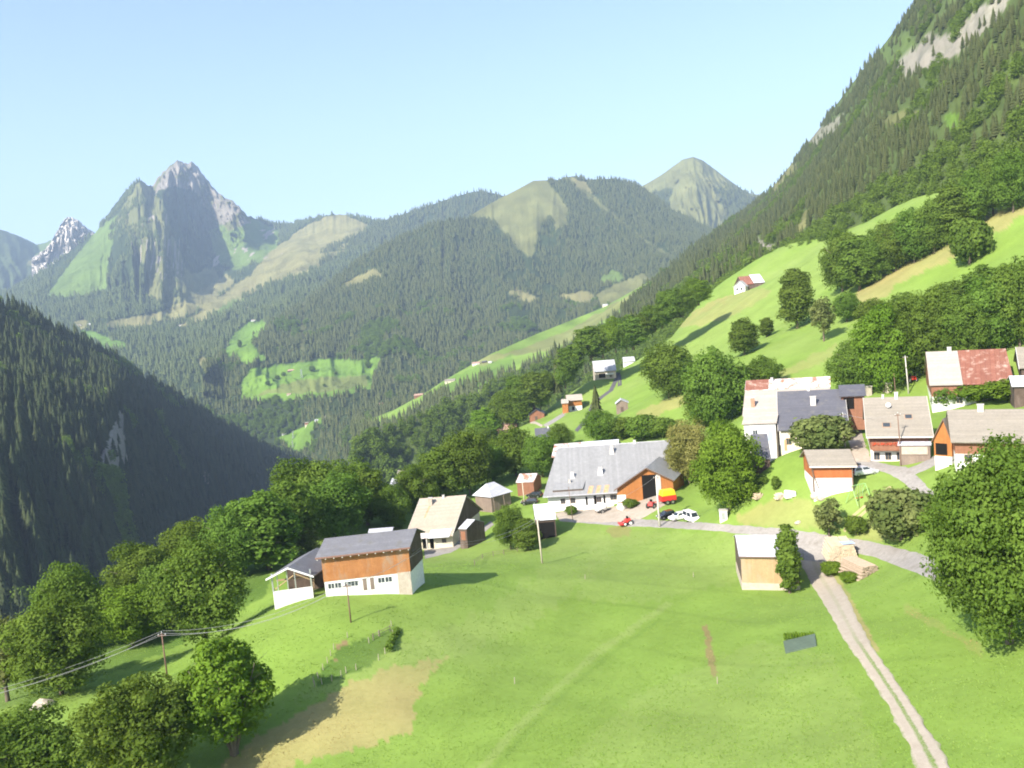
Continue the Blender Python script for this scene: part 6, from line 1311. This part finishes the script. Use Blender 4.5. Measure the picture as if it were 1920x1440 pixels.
def farm_trailer():
    q = ground(1252, 944); rt = tag(empty("loader_wagon", q, R(12)), "red and yellow loader wagon parked beside the orange barn front", "farm wagon")
    MB().box(-1.6, 1.6, -1.0, 1.0, .75, 1.75).build("red_box", P_RED, rt, False, .06); MB().prism([(-1.5, -1.02, 1.78), (1.5, -1.02, 1.78), (1.5, 1.02, 1.78), (-1.5, 1.02, 1.78)], [(-1.3, -.9, 2.9), (1.3, -.9, 2.9), (1.3, .9, 2.9), (-1.3, .9, 2.9)]).build("yellow_cover", P_YEL, rt, False, .12)
    MB().box(-2.9, -1.6, -.08, .08, .6, .75).build("drawbar", P_RED, rt); MB().box(-1.3, 1.3, -.6, .6, .5, .74).build("chassis", M_DARK, rt)
    for x in (-.4, .7):
        for y in (-.95, .95): wheel(rt, x, y, .45, .3)
farm_trailer()
def mower(px, py, yaw, label, name="farm_machine"):
    q = ground(px, py); rt = tag(empty(name, q, yaw), label, "farm machine")
    MB().prism([(-.9, -.55, .55), (.8, -.55, .55), (.8, .55, .55), (-.9, .55, .55)], [(-.7, -.45, 1.35), (.3, -.45, 1.25), (.3, .45, 1.25), (-.7, .45, 1.35)]).build("body", P_RED, rt, False, .08)
    MB().box(-.25, .1, -.28, .28, 1.3, 1.75).build("seat", M_DARK, rt, False, .05); MB().tube([(.4, 0, 1.2), (.65, 0, 1.65)], .03, 6).build("steering_column", M_STEEL, rt); MB().box(.8, 1.7, -.9, .9, .25, .5).build("front_rake", P_RED, rt, False, .04)
    MB().tube([(-.6, -.5, 1.3), (-.6, -.5, 2.1), (-.6, .5, 2.1), (-.6, .5, 1.3)], .04, 6).build("roll_bar", M_STEEL, rt)
    for x, r in ((-.55, .5), (.55, .38)):
        for y in (-.7, .7): wheel(rt, x, y, r, .28, rim=M_WHITE)
mower(1222, 952, R(60), "red two-axle mower below the barn ramp of the large farmhouse"); mower(1176, 984, R(185), "red hay machine with white wheels at the road edge")
mower(1711, 716, R(90), "red tractor half hidden in front of the big grove", "tractor")
# ------------------------------------------------------------------ wood piles, swing, small things
def logs(px, py, Lm, Hm, D, yaw, label, m1=(0.46, 0.36, 0.24), m2=(0.62, 0.52, 0.38), name="log_pile"):
    q = ground(px, py); mb = MB(); r = .13; row = 0; z = r
    while z < Hm:
        n = int((Lm - row * .12) / (2 * r)); x0 = -n * r + (row % 2) * r
        for i in range(n):
            k = r * random.uniform(.75, 1.05); mb.tube([(x0 + i * 2 * r, -D/2 + random.uniform(-.12, .12), z), (x0 + i * 2 * r + random.uniform(-.05, .05), D/2 + random.uniform(-.12, .12), z)], k, 6)
        z += r * 1.75; row += 1
    o = mb.build(name, m_surface("cut_wood_%d" % px, m1, m2, 2.5, 0.9, bump=0.04)); o.location = q; o.location[2] -= .1; o.rotation_euler = (0, 0, yaw); return tag(o, label, "log pile")
logs(1576, 1044, 4.4, 2.5, 4.5, R(-10), "pale heap of sawn logs at the road junction", (0.58, 0.46, 0.31), (0.70, 0.60, 0.45)); logs(1612, 1078, 3.2, 2.1, 4.6, R(14), "brown stack of split logs below the pale heap", (0.36, 0.28, 0.20), (0.46, 0.36, 0.27)); logs(1422, 934, 1.8, .9, 1.2, R(10), "small brown woodpile on the lawn left of the white bags")
logs(1462, 934, 1.6, .9, 1.2, R(0), "small pale woodpile touching the white bags", (0.6, 0.5, 0.38), (0.7, 0.6, 0.48))
tp = MB().slab([(-.9, -.7, 0), (.9, -.7, .05), (.9, .7, 0.02), (-.9, .7, .06)], .03).build("tarpaulin", m_plain("blue_tarp", (0.42, 0.50, 0.66), 0.5)); qq = ground(1590, 1050); tp.location = (qq[0], qq[1], qq[2] + 2.55); tag(tp, "pale blue tarpaulin lying over the pale heap of logs", "tarpaulin")
def bag(px, py, label, s=1.0):
    q = ground(px, py); V = []; o = MB().prism([(-.5, -.5, 0), (.5, -.5, 0), (.5, .5, 0), (-.5, .5, 0)], [(-.42, -.4, 1.0), (.45, -.38, 1.05), (.4, .42, .95), (-.4, .4, 1.1)]).build("big_bag", M_WHITE, None, True, .16); o.location = q; o.scale = (s, s, s); tag(o, label, "bag", "white bags on the lawn")
bag(1478, 934, "tall white builder's bag at the right of the small lawn woodpile", 1.25); bag(1487, 931, "smaller white bag at the right end on the lawn", .9)
def swing():
    q = ground(1611, 940); rt = tag(empty("swing_set", q, R(20)), "light green garden swing set on the lawn below the granary", "swing set"); hz_ = 2.6; w = 1.3
    MB().tube([(-w, 0, hz_), (w, 0, hz_)], .055, 8).build("top_bar", P_GRN, rt)
    for x in (-w, w):
        for y in (-1.25, 1.25): MB().tube([(x * 1.08, y, -.2), (x, 0, hz_)], .055, 8).build("leg", P_GRN, rt)
    for x in (-.5, .45):
        sw = MB().box(x - .25, x + .25, -.12, .12, .55, .62).build("swing_seat", P_RED, rt)
        for dx in (-.22, .22): MB().tube([(x + dx, 0, .6), (x + dx, 0, hz_)], .018, 4).build("rope", M_STEEL, sw)
swing()
def kiosk(px, py, label, name, w, d, hh, m, mr):
    q = ground(px, py); rt = tag(empty(name, q, R(-15)), label, "cabinet"); MB().box(-w/2, w/2, -d/2, d/2, -.5, hh).build("cabinet_body", m, rt, False, .03); MB().box(-w/2 - .1, w/2 + .1, -d/2 - .1, d/2 + .1, hh, hh + .12).build("lid", mr, rt); MB().box(-.3, .3, -d/2 - .03, -d/2 + .01, .1, hh - .2).build("door", M_STEEL, rt)
kiosk(1357, 974, "white utility cabinet under the bright yellow-green tree by the road", "utility_cabinet", 1.3, 1.1, 1.6, M_WHITE, M_CONC)
def stonepost(px, py, label):
    q = ground(px, py); rt = tag(empty("stone_pillar", q), label, "pillar"); MB().box(-.55, .55, -.55, .55, -.5, 1.9).build("shaft", M_STONE, rt, False, .06); MB().box(-.68, .68, -.68, .68, 1.9, 2.1).build("cap", M_CONC, rt)
stonepost(1666, 735, "squat stone pillar left of the weathered post by the grove"); stonepost(1629, 741, "low round-topped stone pillar at the lean-to's right end")
def rock(px, py, s, label):
    q = ground(px, py); rr = np.random.default_rng(int(px)); import bmesh as bmm; bm = bmm.new(); bmm.ops.create_icosphere(bm, subdivisions=2, radius=s)
    for v in bm.verts: v.co *= 1 + .3 * float(fbm(np.array([v.co.x / s + px]), np.array([v.co.y / s + v.co.z / s * .7]), 2)[0])
    me = bpy.data.meshes.new("boulder"); bm.to_mesh(me); bm.free(); o = link("boulder", me, M_STONE); o.location = q; o.scale = (1.2, 1, .7); tag(o, label, "boulder")
for px, py, s, lb in ((1532,931,.9,"pale boulder at the granary's lower left corner"), (1540,935,.6,"smaller pale stone before the granary's lower left corner"), (83,1322,1.0,"pale rock at the lower left meadow edge"), (72,1328,.7,"small pale rock beside the larger one at the meadow edge"), (1496,980,.45,"small stone on the dry bank above the road")): rock(px, py, s, lb)
# clutter along the white base of the timber barn
def dog_house(px, py):
    q = ground(px, py); rt = tag(empty("lean_to_box", q, R(-6)), "small red-brown lean-to box against the timber barn's white base", "hutch"); MB().box(-.9, .9, -.5, .5, -.3, .9).build("box_wall", M_BROWNWOOD, rt); MB().slab([(-1.05, -.65, 1.0), (1.05, -.65, 1.0), (1.05, .65, 1.45), (-1.05, .65, 1.45)], .06).build("roof", M_RUST, rt)
dog_house(715, 1106)
def table(px, py, label):
    q = ground(px, py); rt = tag(empty("wooden_trestle", q, R(-6)), label, "trestle"); MB().box(-.7, .7, -.35, .35, .7, .78).build("top", M_BROWNWOOD, rt)
    for x in (-.6, .6):
        for y in (-.28, .28): MB().box(x - .04, x + .04, y - .04, y + .04, -.3, .7).build("leg", M_BROWNWOOD, rt)
table(650, 1111, "brown trestle left along the timber barn's white base"); table(685, 1109, "brown trestle in the middle of the timber barn's white base")
def ladder(px, py, label):
    q = ground(px, py); rt = tag(empty("wooden_ladder", q, R(-6)), label, "ladder")
    for x in (-.2, .2): MB().tube([(x, -.5, 0), (x + .1, .35, 3.2)], .035, 5).build("rail", M_BLOND, rt)
    for k in range(9): f = (k + .5) / 9; MB().tube([(-.2 + .1 * f, -.5 + .85 * f, 3.2 * f), (.2 + .1 * f, -.5 + .85 * f, 3.2 * f)], .022, 4).build("rung", M_BLOND, rt)
ladder(588, 1118, "pale ladder leaning between the open shed and timber barn")
# lattice pylons far across the valley
def pylon(px, py, hpx, label):
    q = hit(px, py); d = float(q @ fw); h_ = hpx * d / F; rt = tag(empty("lattice_pylon", q, .3), label, "pylon"); w = h_ * .1; mb = MB()
    for sx_ in (-1, 1):
        for sy_ in (-1, 1): mb.tube([(sx_ * w, sy_ * w, -1), (sx_ * w * .25, sy_ * w * .25, h_)], h_ * .022, 4)
    for k in range(6):
        f0, f1 = k / 6, (k + 1) / 6; a0, a1 = w * (1 - .75 * f0), w * (1 - .75 * f1); mb.tube([(-a0, -a0, h_ * f0), (a1, -a1, h_ * f1)], h_ * .012, 4); mb.tube([(a0, -a0, h_ * f0), (-a1, -a1, h_ * f1)], h_ * .012, 4)
    mb.build("tower", M_WIRE if False else M_STEEL, rt)
    for z in (.74, .9): MB().tube([(-w * 1.6, 0, h_ * z), (w * 1.6, 0, h_ * z)], h_ * .02, 4).build("crossarm", M_STEEL, rt)
pylon(566, 708, 16, "grey lattice pylon on the far sloping meadow"); pylon(550, 822, 14, "grey lattice pylon on the small green valley field"); pylon(549, 838, 12, "second lattice pylon lower on the small green valley field")
for x, y in ((1345,1282),(965,1282),(1300,1082),(948,1018),(1097,1086)):
    q = ground(x, y); o = bpy.data.objects.new("meadow_stake", pm); COL.objects.link(o); o.location = q; o.scale = (1, 1, .75); tag(o, "short pale stake standing alone in the open meadow", "stake", "stakes in the open meadow")

# ------------------------------------------------------------------ long grass of the meadow, countless tufts as one object
def grass():
    r = np.random.default_rng(5); n = 150000; az = r.uniform(R(-34), R(34), n); d = 45 * (165 / 45.0) ** r.uniform(0, 1, n)
    x, y = d * np.sin(az), d * np.cos(az); dens = fbm(x / 5.0, y / 5.0, 3); k = dens > r.uniform(-.9, .9, n); x, y, d = x[k], y[k], d[k]
    z = H(x, y); px, py, w = proj(np.c_[x, y, z]); ok = (px > -20) & (px < 1940) & (py > 985) & (py < 1470)
    roads = [[(1486,1020),(1550,1020),(1584,1108),(1640,1217),(1715,1325),(1820,1508),(1750,1508),(1655,1311),(1580,1198),(1526,1101),(1508,1070)], [(1075,962),(1330,978),(1542,1000),(1655,1017),(1900,1108),(1900,1158),(1722,1078),(1585,1034),(1330,997),(1075,982)], [(1380,1010),(1500,995),(1500,1100),(1390,1108)], [(1469,1202),(1530,1188),(1533,1214),(1471,1228)]]
    for q in roads: ok &= ~inpoly(px, py, q)
    x, y, z, px, py = x[ok], y[ok], z[ok], px[ok], py[ok]; n = len(x)
    dry = np.zeros(n, bool)
    for reg in NEAR_COVER:
        if reg[0] in (STRAW, SOIL): dry |= inpoly(*jit(px, py, 5), reg[2])
    base = np.c_[x, y, z - .03]; V, tint = [], []
    for b in range(3):
        a = r.uniform(0, 6.28, n); wd = r.uniform(.05, .10, n); h = r.uniform(.04, .13, n) * np.where(dry, .6, 1); ln = r.uniform(.02, .16, n); a2 = r.uniform(0, 6.28, n)
        o = np.c_[.12 * np.cos(a2), .12 * np.sin(a2), np.zeros(n)]; dv = np.c_[np.cos(a) * wd, np.sin(a) * wd, np.zeros(n)]
        V.append(np.stack([base + o - dv, base + o + dv, base + o + np.c_[ln * np.cos(a2), ln * np.sin(a2), h]], 1))
        tint.append(np.repeat(np.clip(.5 + .5 * fbm(x / 7, y / 7, 3) + r.uniform(-.3, .3, n), 0, 1)[:, None], 3, 1))
    V = np.concatenate(V).reshape(-1, 3); T = np.concatenate(tint).ravel(); dd = np.tile(np.repeat(dry, 3), 3)
    for sel_, nm, c1, c2 in ((~dd, "grass", (0.160, 0.255, 0.044), (0.22, 0.30, 0.080)), (dd, "dry_grass", (0.33, 0.25, 0.12), (0.39, 0.30, 0.15))):
        v = V[sel_]; me = mesh_np(nm, v, np.arange(len(v)).reshape(-1, 3), 3); add_attr(me, "tint", T[sel_]); o = link(nm, me, m_leaf(nm + "_blades", c1, c2, .3)); o["kind"] = "stuff"
grass()
# ------------------------------------------------------------------ sun, sky, air
SUN_AZ, SUN_EL = R(180 + 42), R(37)       # clockwise from +Y; behind us to the left
ts = Vector((math.sin(SUN_AZ) * math.cos(SUN_EL), math.cos(SUN_AZ) * math.cos(SUN_EL), math.sin(SUN_EL)))
sd = bpy.data.lights.new("sun", "SUN"); sd.energy = 4.3; sd.angle = R(0.5); sd.color = (1.0, 0.93, 0.82)
so = bpy.data.objects.new("sun", sd); COL.objects.link(so); so.rotation_euler = ts.to_track_quat("Z", "Y").to_euler(); so.location = (-200, -150, 400)
w = bpy.data.worlds.new("World"); SC.world = w; w.use_nodes = True; nt = w.node_tree; nt.nodes.clear()
sk = nt.nodes.new("ShaderNodeTexSky"); sk.sky_type = "NISHITA"; sk.sun_disc = False; sk.sun_elevation = SUN_EL; sk.sun_rotation = SUN_AZ
sk.altitude = 1200; sk.air_density = 0.9; sk.dust_density = 3.2; sk.ozone_density = 1.3
bg = nt.nodes.new("ShaderNodeBackground"); bg.inputs[1].default_value = 0.102
wo = nt.nodes.new("ShaderNodeOutputWorld"); nt.links.new(sk.outputs[0], bg.inputs[0]); nt.links.new(bg.outputs[0], wo.inputs[0])
if USE_HAZE:
    hz = MB().box(-8800, 8800, -2900, 10300, -300, 1700).build("haze", None)
    t = NT("haze_air"); v = t.n("ShaderNodeVolumePrincipled"); v.inputs["Color"].default_value = (0.55, 0.735, 1.0, 1); v.inputs["Density"].default_value = HAZE_D
    v.inputs["Anisotropy"].default_value = 0.0
    t.l(v.outputs[0], t.out.inputs["Volume"]); hz.data.materials.append(t.m); hz["kind"] = "stuff"
SC.view_settings.view_transform = "Standard"; SC.view_settings.look = "None"; SC.view_settings.exposure = 1.6; SC.view_settings.gamma = 1.0
c = SC.cycles
c.use_denoising = True; c.max_bounces = 4; c.diffuse_bounces = 2; c.glossy_bounces = 2; c.transmission_bounces = 2; c.transparent_max_bounces = 4; c.volume_bounces = 0
c.use_adaptive_sampling = True; c.adaptive_threshold = 0.02; c.caustics_reflective = False; c.caustics_refractive = False
c.filter_width = 1.9
